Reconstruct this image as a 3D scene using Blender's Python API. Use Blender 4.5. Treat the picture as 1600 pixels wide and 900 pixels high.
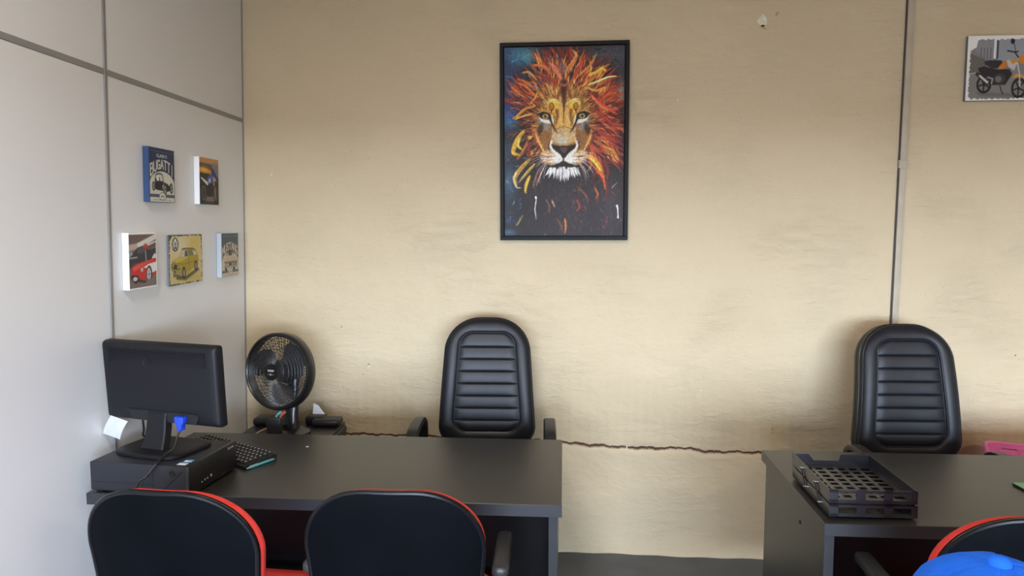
import bpy, bmesh, math, random
import numpy as np
from mathutils import Vector, Matrix, Euler

for o in list(bpy.data.objects):
    bpy.data.objects.remove(o)
scene = bpy.context.scene
COL = scene.collection
PI = math.pi
rng = random.Random(7)

# ------------------------------------------------------------------ camera
cam_d = bpy.data.cameras.new('camera')
cam = bpy.data.objects.new('camera', cam_d)
COL.objects.link(cam)
cam.location = (0, 0, 1.55)
cam.rotation_euler = (math.radians(90 - 5.0686), 0, math.radians(4.9504))
cam_d.sensor_width = 36
cam_d.lens = 1150 / 1600 * 36
cam_d.clip_start = 0.05
scene.camera = cam

# ------------------------------------------------------------------ world, lights, exposure
world = bpy.data.worlds.new('world')
scene.world = world
world.use_nodes = True
bg = world.node_tree.nodes['Background']
bg.inputs[0].default_value = (0.66, 0.80, 1.0, 1)   # overcast sky
bg.inputs[1].default_value = 60.0

def area(name, loc, size, energy, color, rot=(0, 0, 0), spread=180):
    d = bpy.data.lights.new(name, 'AREA')
    d.shape = 'RECTANGLE'
    d.size, d.size_y = size
    d.energy = energy
    d.color = color
    d.spread = math.radians(spread)
    o = bpy.data.objects.new(name, d)
    COL.objects.link(o)
    o.location = loc
    o.rotation_euler = rot
    return o

# daylight through the wide half-shuttered street front behind the camera
portal = area('street_front_portal', (0.6, -3.16, 1.30), (3.9, 1.04), 1, (1, 1, 1), (math.radians(90), 0, 0))
portal.data.cycles.is_portal = True

scene.view_settings.view_transform = 'Standard'
scene.view_settings.look = 'None'
scene.view_settings.gamma = 1
scene.view_settings.use_curve_mapping = False
scene.view_settings.exposure = -0.04

# ------------------------------------------------------------------ helpers
def tag(o, label=None, cat=None, group=None, kind=None):
    if label: o['label'] = label
    if cat: o['category'] = cat
    if group: o['group'] = group
    if kind: o['kind'] = kind
    return o

def thing(name, label, cat, loc=(0, 0, 0), rz=0.0, group=None):
    o = bpy.data.objects.new(name, None)
    o.empty_display_size = 0.05
    COL.objects.link(o)
    o.location = loc
    o.rotation_euler = (0, 0, rz)
    return tag(o, label, cat, group)

def obj(name, bm, mat, parent=None, smooth=True, angle=40):
    me = bpy.data.meshes.new(name)
    bm.normal_update()
    if smooth:
        ca = math.cos(math.radians(angle))
        for f in bm.faces:
            f.smooth = True
        for e in bm.edges:
            if len(e.link_faces) == 2:
                if e.link_faces[0].normal.dot(e.link_faces[1].normal) < ca:
                    e.smooth = False
    bm.to_mesh(me)
    bm.free()
    o = bpy.data.objects.new(name, me)
    COL.objects.link(o)
    if mat: me.materials.append(mat)
    if parent: o.parent = parent
    return o

def copy_tree(o, parent=None):
    c = o.copy()
    COL.objects.link(c)
    if parent is not None:
        c.parent = parent
    for ch in list(o.children):
        copy_tree(ch, c)
    return c

def join(bm, other, M=None):
    if M is not None:
        bmesh.ops.transform(other, matrix=M, verts=other.verts)
    me = bpy.data.meshes.new('tmp')
    other.to_mesh(me)
    other.free()
    bm.from_mesh(me)
    bpy.data.meshes.remove(me)

def box(bm, lo, hi, bevel=0.0, seg=2, M=None):
    b = bmesh.new()
    bmesh.ops.create_cube(b, size=1)
    s = [max(1e-5, hi[i] - lo[i]) for i in range(3)]
    c = [(hi[i] + lo[i]) / 2 for i in range(3)]
    bmesh.ops.transform(b, matrix=Matrix.Translation(c) @ Matrix.Diagonal((*s, 1)), verts=b.verts)
    if bevel:
        bmesh.ops.bevel(b, geom=list(b.edges), offset=min(bevel, min(s) * 0.49), segments=seg, profile=0.5, affect='EDGES')
    join(bm, b, M)
    return bm

def B(lo, hi, bevel=0.0, seg=2, M=None):
    return box(bmesh.new(), lo, hi, bevel, seg, M)

def tube(bm, pts, r, n=8, closed=False, cap=True):
    pts = [Vector(p) for p in pts]
    N = len(pts)
    rad = r if isinstance(r, (list, tuple)) else [r] * N
    rings = []
    prev = None
    for i, p in enumerate(pts):
        if closed:
            t = pts[(i + 1) % N] - pts[i - 1]
        else:
            t = pts[min(i + 1, N - 1)] - pts[max(i - 1, 0)]
        t.normalize()
        if prev is None:
            a = Vector((0, 0, 1)) if abs(t.z) < 0.9 else Vector((1, 0, 0))
            u = t.cross(a).normalized()
        else:
            u = (prev - t * prev.dot(t)).normalized()
        prev = u
        v = t.cross(u)
        rings.append([bm.verts.new(p + (u * math.cos(2 * PI * k / n) + v * math.sin(2 * PI * k / n)) * rad[i]) for k in range(n)])
    for i in range(N if closed else N - 1):
        a, b = rings[i], rings[(i + 1) % N]
        for k in range(n):
            bm.faces.new((a[k], a[(k + 1) % n], b[(k + 1) % n], b[k]))
    if cap and not closed:
        bm.faces.new(rings[0][::-1])
        bm.faces.new(rings[-1])
    return bm

def lathe(bm, prof, n=32, M=None):
    """prof: list of (r, z)"""
    b = bmesh.new()
    rings = []
    for r, z in prof:
        if r < 1e-6:
            rings.append([b.verts.new((0, 0, z))])
        else:
            rings.append([b.verts.new((r * math.cos(2 * PI * k / n), r * math.sin(2 * PI * k / n), z)) for k in range(n)])
    for a, c in zip(rings[:-1], rings[1:]):
        for k in range(n):
            k2 = (k + 1) % n
            if len(a) == 1 and len(c) == 1: continue
            if len(a) == 1: b.faces.new((a[0], c[k2], c[k]))
            elif len(c) == 1: b.faces.new((a[k], a[k2], c[0]))
            else: b.faces.new((a[k], a[k2], c[k2], c[k]))
    bmesh.ops.recalc_face_normals(b, faces=b.faces)
    join(bm, b, M)
    return bm

def prism(bm, poly, y0, y1, M=None, bevel=0.0):
    """poly in (x, z), extruded along y"""
    b = bmesh.new()
    a = [b.verts.new((x, y0, z)) for x, z in poly]
    c = [b.verts.new((x, y1, z)) for x, z in poly]
    n = len(poly)
    fa = b.faces.new(a)
    fb = b.faces.new(c[::-1])
    for i in range(n):
        b.faces.new((a[i], c[i], c[(i + 1) % n], a[(i + 1) % n]))
    bmesh.ops.recalc_face_normals(b, faces=b.faces)
    if bevel:
        ed = [e for e in b.edges if (fa in e.link_faces or fb in e.link_faces)]
        bmesh.ops.bevel(b, geom=ed, offset=bevel, segments=2, profile=0.5, affect='EDGES')
    join(bm, b, M)
    return bm

def loft(bm, loops, cap0=True, cap1=True):
    rings = [[bm.verts.new(p) for p in L] for L in loops]
    n = len(rings[0])
    for a, b in zip(rings[:-1], rings[1:]):
        for k in range(n):
            bm.faces.new((a[k], a[(k + 1) % n], b[(k + 1) % n], b[k]))
    if cap0: bm.faces.new(rings[0][::-1])
    if cap1: bm.faces.new(rings[-1])
    bmesh.ops.recalc_face_normals(bm, faces=bm.faces)
    return bm

def rtrap(wb, wt, z0, z1, rb, rt, na=10, ne=6):
    """rounded trapezoid outline (x, z), counter-clockwise from bottom right"""
    cs = [((wb - rb, z0 + rb), rb, -PI / 2), ((wt - rt, z1 - rt), rt, 0), ((-wt + rt, z1 - rt), rt, PI / 2), ((-wb + rb, z0 + rb), rb, PI)]
    arcs = []
    for (cx, cz), r, a0 in cs:
        arcs.append([(cx + r * math.cos(a0 + PI / 2 * k / na), cz + r * math.sin(a0 + PI / 2 * k / na)) for k in range(na + 1)])
    out = []
    for i in range(4):
        out += arcs[i]
        p, q = arcs[i][-1], arcs[(i + 1) % 4][0]
        for k in range(1, ne):
            out.append((p[0] + (q[0] - p[0]) * k / ne, p[1] + (q[1] - p[1]) * k / ne))
    return out

# ------------------------------------------------------------------ materials
MATS = {}
def mat(name, color, rough=0.5, metal=0.0, spec=0.5, var=0.08, vscale=6.0, bump=0.0, bscale=200.0, coat=0.0, detail=4.0, trans=0.0, stretch=None):
    if name in MATS: return MATS[name]
    m = bpy.data.materials.new(name)
    m.use_nodes = True
    nt = m.node_tree
    p = nt.nodes['Principled BSDF']
    p.inputs['Roughness'].default_value = rough
    p.inputs['Metallic'].default_value = metal
    p.inputs['Specular IOR Level'].default_value = spec
    p.inputs['Coat Weight'].default_value = coat
    p.inputs['Transmission Weight'].default_value = trans
    tc = nt.nodes.new('ShaderNodeTexCoord')
    src = tc.outputs['Object']
    if stretch:
        mp = nt.nodes.new('ShaderNodeMapping')
        mp.inputs['Scale'].default_value = stretch
        nt.links.new(src, mp.inputs['Vector'])
        src = mp.outputs['Vector']
    nz = nt.nodes.new('ShaderNodeTexNoise')
    nz.inputs['Scale'].default_value = vscale
    nz.inputs['Detail'].default_value = detail
    nt.links.new(src, nz.inputs['Vector'])
    cr = nt.nodes.new('ShaderNodeValToRGB')
    cr.color_ramp.elements[0].position = 0.3
    cr.color_ramp.elements[1].position = 0.7
    cr.color_ramp.elements[0].color = tuple(c * (1 - var) for c in color) + (1,)
    cr.color_ramp.elements[1].color = tuple(min(1, c * (1 + var)) for c in color) + (1,)
    nt.links.new(nz.outputs['Fac'], cr.inputs['Fac'])
    nt.links.new(cr.outputs['Color'], p.inputs['Base Color'])
    if bump:
        n2 = nt.nodes.new('ShaderNodeTexNoise')
        n2.inputs['Scale'].default_value = bscale
        n2.inputs['Detail'].default_value = 3
        nt.links.new(src, n2.inputs['Vector'])
        bp = nt.nodes.new('ShaderNodeBump')
        bp.inputs['Strength'].default_value = bump
        bp.inputs['Distance'].default_value = 0.002
        nt.links.new(n2.outputs['Fac'], bp.inputs['Height'])
        nt.links.new(bp.outputs['Normal'], p.inputs['Normal'])
    MATS[name] = m
    return m

def srgb(r, g, b):
    f = lambda c: (c / 255 / 12.92) if c / 255 <= 0.04045 else ((c / 255 + 0.055) / 1.055) ** 2.4
    return (f(r), f(g), f(b))

M_panel = mat('partition_laminate', (0.73, 0.735, 0.74), 0.34, spec=0.45, var=0.015, vscale=1.5)
M_alu = mat('grey_profile', (0.30, 0.30, 0.30), 0.45, metal=0.3, var=0.04)
M_floor = mat('dark_concrete', srgb(92, 96, 100), 0.6, var=0.18, vscale=5, bump=0.4, bscale=60)
M_ceil = mat('clay_ceiling', (0.46, 0.27, 0.13), 0.9, var=0.05)
M_sidewall = mat('plain_plaster', (0.55, 0.49, 0.39), 0.9, var=0.05)
M_desk = mat('charcoal_laminate', (0.013, 0.0122, 0.012), 0.37, spec=0.85, var=0.10, vscale=3, bump=0.05, bscale=700, stretch=(0.3, 4, 4))
M_modesty_shade = mat('shaded_modesty_board', (0.0035, 0.0028, 0.0032), 0.30, spec=0.14, var=0.1)  # desk laminate darkened: shade from the visitor chairs put into the colour
M_edge = mat('edge_band', (0.016, 0.017, 0.021), 0.42, var=0.05)
M_leather = mat('black_leather', (0.009, 0.010, 0.014), 0.46, spec=0.40, var=0.15, vscale=20, bump=0.18, bscale=420)
M_piping = mat('leather_piping', (0.010, 0.010, 0.012), 0.35, var=0.05)
M_plastic = mat('black_plastic', (0.012, 0.012, 0.014), 0.45, var=0.08, bump=0.1, bscale=500)
M_shell = mat('chair_shell_plastic', (0.0016, 0.0021, 0.0034), 0.62, spec=0.05, var=0.2, vscale=8, bump=0.08, bscale=350)
M_trim = mat('glossy_black_trim', (0.005, 0.005, 0.006), 0.24, spec=0.3, var=0.05)
M_armpad = mat('armrest_rubber', (0.030, 0.030, 0.030), 0.42, var=0.1, bump=0.1, bscale=300)
M_red = mat('red_fabric', (0.62, 0.035, 0.028), 0.75, var=0.06, vscale=60, bump=0.3, bscale=900)
M_monitor = mat('monitor_plastic', (0.006, 0.006, 0.008), 0.5, spec=0.3, var=0.06, bump=0.06, bscale=900)
M_screen = mat('dark_screen', (0.01, 0.01, 0.012), 0.15)
M_case = mat('case_metal', (0.018, 0.019, 0.024), 0.5, spec=0.3, var=0.06, bump=0.06, bscale=1200)
M_bezel = mat('case_bezel', (0.010, 0.010, 0.012), 0.38, var=0.06)
M_dark = mat('black_void', (0.003, 0.003, 0.003), 0.7)
M_white = mat('white_paper', (0.82, 0.83, 0.85), 0.7, var=0.02)
M_chrome = mat('bright_metal', (0.65, 0.65, 0.66), 0.25, metal=1.0, var=0.03)
M_steel = mat('painted_steel', (0.015, 0.015, 0.016), 0.35, var=0.05)
M_blue = mat('blue_connector', (0.012, 0.05, 0.50), 0.45, var=0.05)
M_cable = mat('black_cable', (0.012, 0.012, 0.013), 0.45, var=0.05)
M_teal = mat('teal_pen', (0.10, 0.36, 0.38), 0.3, var=0.03)
M_key = mat('key_plastic', (0.016, 0.016, 0.018), 0.4, var=0.05)
M_legend = mat('key_legend', (0.45, 0.45, 0.46), 0.6, var=0.05)
M_fan = mat('fan_plastic', (0.010, 0.010, 0.011), 0.28, spec=0.6, var=0.06)
M_blade = mat('fan_blade', (0.034, 0.035, 0.040), 0.42, spec=0.4, var=0.05)
M_badge = mat('fan_badge', (0.006, 0.006, 0.007), 0.3)
M_silver = mat('silver_print', (0.42, 0.42, 0.43), 0.4, var=0.03)
M_pink = mat('pink_plastic', (0.78, 0.20, 0.48), 0.45, var=0.05)
M_green = mat('green_cover', (0.17, 0.42, 0.20), 0.5, var=0.05)
M_cap = mat('blue_cotton', (0.010, 0.085, 0.47), 0.95, spec=0.1, var=0.10, vscale=30, bump=0.35, bscale=800)
M_tray = mat('tray_plastic', (0.013, 0.013, 0.018), 0.28, spec=0.6, var=0.06)
M_frame = mat('black_frame', (0.006, 0.0065, 0.007), 0.5, spec=0.2, var=0.06)
M_conduit = mat('painted_conduit', (0.47, 0.40, 0.30), 0.6, var=0.08, vscale=15)
M_canvas_w = mat('canvas_white_edge', (0.86, 0.86, 0.86), 0.6, var=0.02)
M_canvas_b = mat('canvas_blue_edge', (0.022, 0.055, 0.14), 0.6, var=0.05)
M_canvas_g = mat('canvas_grey_edge', (0.42, 0.46, 0.50), 0.6, var=0.05)
M_canvas_d = mat('canvas_dark_edge', (0.16, 0.18, 0.20), 0.6, var=0.05)
M_wire_r = mat('red_wire', (0.55, 0.10, 0.06), 0.5)
M_wire_t = mat('teal_wire', (0.08, 0.38, 0.48), 0.5)
M_wire_b = mat('tan_wire', (0.45, 0.28, 0.16), 0.5)
M_skin = mat('skin', (0.42, 0.23, 0.15), 0.55, var=0.06)
M_shirt = mat('grey_shirt', (0.12, 0.13, 0.15), 0.85, var=0.08)
M_stick_b = mat('sticker_blue', (0.06, 0.30, 0.62), 0.4)
M_stick_w = mat('sticker_white', (0.70, 0.76, 0.78), 0.4)

def wall_material():
    m = bpy.data.materials.new('cream_rough_plaster')
    m.use_nodes = True
    nt = m.node_tree
    L = nt.links.new
    p = nt.nodes['Principled BSDF']
    p.inputs['Roughness'].default_value = 0.62
    p.inputs['Specular IOR Level'].default_value = 0.3
    tc = nt.nodes.new('ShaderNodeTexCoord')
    def noise(scale, det, rough=0.55, stretch=None, dist=0.0):
        n = nt.nodes.new('ShaderNodeTexNoise')
        n.inputs['Scale'].default_value = scale
        n.inputs['Detail'].default_value = det
        n.inputs['Roughness'].default_value = rough
        n.inputs['Distortion'].default_value = dist
        if stretch:
            mp = nt.nodes.new('ShaderNodeMapping')
            mp.inputs['Scale'].default_value = stretch
            L(tc.outputs['Object'], mp.inputs['Vector'])
            L(mp.outputs['Vector'], n.inputs['Vector'])
        else:
            L(tc.outputs['Object'], n.inputs['Vector'])
        return n
    n1 = noise(1.6, 5)
    cr = nt.nodes.new('ShaderNodeValToRGB')
    cr.color_ramp.elements[0].position = 0.30
    cr.color_ramp.elements[1].position = 0.72
    cr.color_ramp.elements[0].color = (0.585, 0.471, 0.305, 1)
    cr.color_ramp.elements[1].color = (0.655, 0.537, 0.360, 1)
    L(n1.outputs['Fac'], cr.inputs['Fac'])
    # fine speckle of dirt
    n2 = noise(95, 2, 0.6)
    c2 = nt.nodes.new('ShaderNodeValToRGB')
    c2.color_ramp.elements[0].position = 0.22
    c2.color_ramp.elements[1].position = 0.34
    c2.color_ramp.elements[0].color = (0.70, 0.68, 0.66, 1)
    c2.color_ramp.elements[1].color = (1, 1, 1, 1)
    L(n2.outputs['Fac'], c2.inputs['Fac'])
    mx = nt.nodes.new('ShaderNodeMix')
    mx.data_type = 'RGBA'
    mx.blend_type = 'MULTIPLY'
    mx.inputs[0].default_value = 0.6
    L(cr.outputs['Color'], mx.inputs[6])
    L(c2.outputs['Color'], mx.inputs[7])
    L(mx.outputs[2], p.inputs['Base Color'])
    # trowel relief: long strokes, lumps, grain
    h1 = noise(4, 4, 0.55, (0.7, 1, 1.3), 0.3)
    h2 = noise(22, 7, 0.68, (0.55, 1, 1.5), 0.5)
    h3 = noise(3.2, 3, 0.5)
    gate = nt.nodes.new('ShaderNodeMapRange')
    gate.inputs[1].default_value = 0.42
    gate.inputs[2].default_value = 0.66
    gate.inputs[3].default_value = 0.10
    gate.inputs[4].default_value = 1.5
    L(h3.outputs['Fac'], gate.inputs[0])
    mul = nt.nodes.new('ShaderNodeMath'); mul.operation = 'MULTIPLY'
    add = nt.nodes.new('ShaderNodeMath'); add.operation = 'MULTIPLY_ADD'
    L(h2.outputs['Fac'], mul.inputs[0]); L(gate.outputs[0], mul.inputs[1])
    L(mul.outputs[0], add.inputs[0]); add.inputs[1].default_value = 0.45
    L(h1.outputs['Fac'], add.inputs[2])
    bp = nt.nodes.new('ShaderNodeBump')
    bp.inputs['Strength'].default_value = 0.85
    bp.inputs['Distance'].default_value = 0.020
    L(add.outputs[0], bp.inputs['Height'])
    L(bp.outputs['Normal'], p.inputs['Normal'])
    return m
M_wall = wall_material()

def print_material(name, rough=0.45, bump=0.0):
    m = bpy.data.materials.new(name)
    m.use_nodes = True
    nt = m.node_tree
    p = nt.nodes['Principled BSDF']
    p.inputs['Roughness'].default_value = rough
    p.inputs['Specular IOR Level'].default_value = 0.3
    a = nt.nodes.new('ShaderNodeAttribute')
    a.attribute_name = 'print'
    nt.links.new(a.outputs['Color'], p.inputs['Base Color'])
    if bump:
        tc = nt.nodes.new('ShaderNodeTexCoord')
        n = nt.nodes.new('ShaderNodeTexNoise')
        n.inputs['Scale'].default_value = 350
        nt.links.new(tc.outputs['Object'], n.inputs['Vector'])
        b = nt.nodes.new('ShaderNodeBump')
        b.inputs['Strength'].default_value = bump
        b.inputs['Distance'].default_value = 0.001
        nt.links.new(n.outputs['Fac'], b.inputs['Height'])
        nt.links.new(b.outputs['Normal'], p.inputs['Normal'])
    return m
M_print = print_material('printed_canvas', 0.5, 0.15)

# ------------------------------------------------------------------ the room
WY = 3.375                       # back wall
CEIL = 3.0
LW_O = Vector((-1.583, WY, 0.0)) # foot of the back-left corner
LW_D = Vector((0.0600, -0.9982, 0))          # along the partition, towards the camera
LW_UP = Vector((0.0206, 0, 1)).normalized()  # partition leans a little
LW_N = LW_D.cross(LW_UP).normalized()
if LW_N.x < 0: LW_N = -LW_N
LW_BASE = LW_O - LW_UP * 0.6 * 1.0 + Vector((0, 0, 0.6))
def lwm(s, z, t=0.0):
    """matrix with origin on the partition: x towards the corner (+), y into the wall, z up"""
    X = -LW_D
    Z = LW_UP
    Y = Z.cross(X).normalized()
    o = LW_BASE + LW_D * s + LW_UP * z + LW_N * t
    return Matrix(((X.x, Y.x, Z.x, o.x), (X.y, Y.y, Z.y, o.y), (X.z, Y.z, Z.z, o.z), (0, 0, 0, 1)))

def struct(name, bm, m, parent=None, smooth=False):
    o = obj(name, bm, m, parent, smooth)
    if parent is None: o['kind'] = 'structure'
    return o

struct('floor', B((-3.2, -3.6, -0.1), (5.2, WY + 0.15, 0)), M_floor)
struct('ceiling', B((-3.2, -3.6, CEIL), (5.2, WY + 0.15, CEIL + 0.1)), M_ceil)

# back wall: upper field and a slightly proud plinth course, parted by the open crack
def crack_z(x):
    pts = [(-2.6, 0.545), (-0.6, 0.535), (-0.06, 0.525), (0.0, 0.520), (0.05, 0.512), (0.12, 0.512), (0.25, 0.506), (0.40, 0.505), (0.48, 0.512), (0.53, 0.508), (0.61, 0.495), (0.66, 0.494), (0.72, 0.499), (0.85, 0.496), (1.4, 0.490), (5.2, 0.47)]
    for (a, za), (b, zb) in zip(pts[:-1], pts[1:]):
        if a <= x <= b:
            z = za + (zb - za) * (x - a) / (b - a)
            return z + 0.0022 * math.sin(x * 61) + 0.0016 * math.sin(x * 143 + 1) + 0.0010 * math.sin(x * 331)
    return pts[-1][1]
xs = [-2.6 + 7.8 * i / 900 for i in range(901)]
bm = bmesh.new()
def wall_strip(bm, prof):
    """prof(x) -> list of (y, z) front points from bottom to top"""
    prev = None
    for x in xs:
        cur = [bm.verts.new((x, y, z)) for y, z in prof(x)]
        if prev:
            for i in range(len(cur) - 1):
                bm.faces.new((prev[i], cur[i], cur[i + 1], prev[i + 1]))
        prev = cur
def upper(x):
    c = crack_z(x)
    w = 0.0072 + 0.0018 * math.sin(x * 23) + 0.0010 * math.sin(x * 71)
    return [(WY + 0.12, c + w), (WY + 0.012, c + w), (WY + 0.003, c + w + 0.002), (WY, c + w + 0.008), (WY, 1.0), (WY, 1.6), (WY, 2.2), (WY, CEIL)]
wall_strip(bm, upper)
wall_back = struct('wall_back', bm, M_wall, smooth=True)
bm = bmesh.new()
def lower(x):
    c = crack_z(x)
    b = 0.004 * math.sin(x * 9) + 0.003 * math.sin(x * 31 + 2)
    return [(WY - 0.012 + b, 0.0), (WY - 0.006 + b * 0.6, 0.03), (WY - 0.004, 0.12), (WY - 0.004, 0.3), (WY - 0.005, c - 0.03), (WY - 0.008, c - 0.012), (WY - 0.005, c - 0.004), (WY + 0.010, c), (WY + 0.12, c)]
wall_strip(bm, lower)
struct('plinth_course', bm, M_wall, wall_back, smooth=True)
bm = bmesh.new()
wall_strip(bm, lambda x: [(WY + 0.0045, crack_z(x) - 0.003), (WY + 0.0045, crack_z(x) + 0.012)])
struct('crack_strip', bm, mat('crack_strip', (0.085, 0.048, 0.034), 0.95, var=0.3, vscale=40), wall_back)  # dark brown strip set back inside the crack
bm = bmesh.new()
box(bm, (-2.6, WY + 0.1, 0), (5.2, WY + 0.2, CEIL))
struct('wall_core', bm, M_dark, wall_back)
# flaked paint and small plugs on the plaster
M_flake = mat('flaked_plaster', (0.72, 0.66, 0.52), 0.9, var=0.15, vscale=60)
M_rust = mat('ochre_stain', (0.50, 0.32, 0.12), 0.9, var=0.3, vscale=60)
M_hole = mat('nail_hole', (0.10, 0.07, 0.05), 0.9)
def chip(x, z, rx, rz, m, name='paint_chip', rot=0.0, n=9, seed=0):
    r = random.Random(seed)
    bm = bmesh.new()
    poly = []
    for k in range(n):
        a = 2 * PI * k / n
        q = r.uniform(0.55, 1.1)
        px, pz = rx * q * math.cos(a), rz * q * math.sin(a)
        poly.append((x + px * math.cos(rot) - pz * math.sin(rot), z + px * math.sin(rot) + pz * math.cos(rot)))
    prism(bm, poly, WY - 0.0018, WY + 0.004)
    return struct(name, bm, m, wall_back)
chip(0.800, 2.425, 0.020, 0.034, M_flake, rot=0.5, seed=2)
chip(0.806, 2.398, 0.010, 0.016, M_rust, rot=0.6, seed=3)
chip(0.862, 2.452, 0.006, 0.012, M_rust, rot=-0.6, seed=5)
chip(0.445, 2.092, 0.004, 0.008, M_flake, seed=4)
chip(-1.425, 1.775, 0.007, 0.005, M_flake, seed=6)
chip(-0.976, 0.881, 0.004, 0.004, M_hole, 'nail_hole', seed=8)
chip(-0.974, 0.872, 0.005, 0.006, M_flake, seed=18)
chip(-1.003, 0.832, 0.003, 0.003, M_hole, 'nail_hole', seed=9)
chip(0.898, 0.607, 0.003, 0.030, M_rust, 'stain', seed=10)
chip(0.243, 0.508, 0.003, 0.011, M_white, seed=12)
for k in range(26):
    r = random.Random(100 + k)
    x, z = r.uniform(-1.4, 2.0), r.uniform(0.65, 1.35) if k % 2 else r.uniform(0.05, 0.45)
    chip(x, z, r.uniform(0.002, 0.005), r.uniform(0.002, 0.004), M_hole if k % 3 == 0 else M_flake, 'plaster_pit', seed=k + 40)

# partition on the left: four laminate panels between aluminium profiles
wl = bmesh.new()
box(wl, (-6.9, 0.012, 0), (0.0, 0.05, CEIL + 0.05), M=lwm(0, 0))
wall_left = struct('wall_left', wl, M_alu)
S1, Z1 = 1.120, 2.025
def panel(s0, s1, z0, z1):
    o = obj('panel', B((-s1, -0.000, z0), (-s0, 0.02, z1), 0.0015, 1, M=lwm(0, 0)), M_panel, wall_left, smooth=False)
panel(0.012, S1 - 0.009, 0.0, Z1 - 0.009)
panel(0.012, S1 - 0.009, Z1 + 0.009, CEIL)
for a, b in ((S1 + 0.009, S1 + 1.2), (S1 + 1.218, S1 + 2.42), (S1 + 2.438, S1 + 3.64), (S1 + 3.658, 6.2)):
    panel(a, b, 0.0, Z1 - 0.009)
    panel(a, b, Z1 + 0.009, CEIL)
k = 0
for s in (0.006, S1, S1 + 1.209, S1 + 2.429, S1 + 3.649):
    k += 1
    hw = 0.009 if k > 1 else 0.006
    struct('trim_%d' % k, B((-s - hw, -0.003, 0), (-s + hw, 0.012, CEIL), 0.002, 1, M=lwm(0, 0)), M_alu)
k += 1
struct('trim_%d' % k, B((-6.2, -0.0022, Z1 - 0.0095), (-0.012, 0.012, Z1 + 0.0095), 0.002, 1, M=lwm(0, 0)), M_alu)

struct('street', B((-40, -60, -0.12), (40, -3.6, -0.02)), mat('asphalt', (0.035, 0.035, 0.035), 0.9))
struct('wall_right', B((4.6, -3.6, 0), (4.75, WY + 0.1, CEIL)), M_sidewall)
bm = bmesh.new()
box(bm, (-3.2, -3.3, 0), (-1.35, -3.15, CEIL))
box(bm, (2.55, -3.3, 0), (4.75, -3.15, CEIL))
box(bm, (-1.35, -3.3, 1.82), (2.55, -3.15, CEIL))
box(bm, (-1.35, -3.3, 0), (2.55, -3.15, 0.78))  # unseen low parapet, added to cut daylight on the foot of the back wall
struct('wall_rear', bm, M_sidewall)

# ceiling light panels (real fixtures, lamp inside each)
def ceiling_lamp(x, y, energy, label, size=(0.60, 0.60), color=(1.0, 0.80, 0.56)):
    t = thing('ceiling_light', label, 'ceiling light', (x, y, CEIL), 0, 'flat light panels on the ceiling')
    bm = bmesh.new()
    w, h = size[0] / 2, size[1] / 2
    for lo, hi in (((-w - .02, -h - .02, -.03), (-w, h + .02, 0)), ((w, -h - .02, -.03), (w + .02, h + .02, 0)), ((-w, -h - .02, -.03), (w, -h, 0)), ((-w, h, -.03), (w, h + .02, 0))):
        box(bm, lo, hi)
    obj('frame', bm, M_canvas_w, t, smooth=False)
    em = None
    if not em:
        em = mat('lamp_diffuser_%d' % len(MATS), (0.9, 0.9, 0.9), 0.6)
        pp = em.node_tree.nodes['Principled BSDF']
        pp.inputs['Emission Color'].default_value = (*color, 1)
        pp.inputs['Emission Strength'].default_value = 3.0
    obj('diffuser', B((-w, -h, -.012), (w, h, -.006)), em, t, smooth=False)
    a = area('ceiling_lamp_light', (0, 0, -0.016), size, energy, color)
    a.parent = t
    return t
ceiling_lamp(-0.50, 0.35, 62, 'square light panel on the ceiling nearest the grey partition', color=(1.0, 0.95, 0.88))
ceiling_lamp(3.0, -1.3, 74, 'square light panel on the ceiling nearest the right wall')

# ------------------------------------------------------------------ desks
def make_desk(name, label, loc, rz, w, d, hole=False):
    t = thing(name, label, 'desk', (loc[0], loc[1], 0), rz, 'dark office desks')
    top = obj('desktop', B((0, 0, 0.714), (w, d, 0.75), 0.0012, 1), M_desk, t, smooth=False)
    obj('edge_band', B((-0.0006, -0.0012, 0.7148), (w + 0.0006, 0.001, 0.7492), 0.0006, 1), M_edge, top, smooth=False)
    for x in (0.012, w - 0.012 - 0.025):
        p = obj('side_panel', B((x, 0.030, 0.012), (x + 0.025, d - 0.02, 0.7138), 0.001, 1), M_desk, t, smooth=False)
        obj('edge_band', B((x - 0.0004, 0.0288, 0.014), (x + 0.0254, 0.0302, 0.7134)), M_edge, p, smooth=False)
        for y in (0.09, d - 0.09):
            obj('foot', lathe(bmesh.new(), [(0, 0), (0.016, 0), (0.018, 0.004), (0.018, 0.0125), (0, 0.0125)], 16, Matrix.Translation((x + 0.0125, y, 0))), M_plastic, t)
        if hole and x < 0.1:
            Mh = Matrix.Translation((x - 0.0006, 0.235, 0.655)) @ Matrix.Rotation(PI / 2, 4, 'Y')
            obj('screw_cap', lathe(bmesh.new(), [(0, -0.001), (0.0055, -0.001), (0.0055, 0.001), (0, 0.001)], 14, Mh), M_dark, p)
    obj('modesty_panel', B((0.037, 0.205, 0.22), (w - 0.037, 0.223, 0.7138), 0.001, 1), M_modesty_shade, t, smooth=False)
    return t
deskL = make_desk('office_desk', 'dark charcoal desk against the grey partition, carrying the computer', (-1.444, 2.009), math.radians(0.93), 1.41, 0.637)
deskR = make_desk('office_desk', 'dark charcoal desk at the right, carrying the black document tray', (0.668, 1.969), math.radians(0.8), 1.42, 0.637, hole=True)

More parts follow.
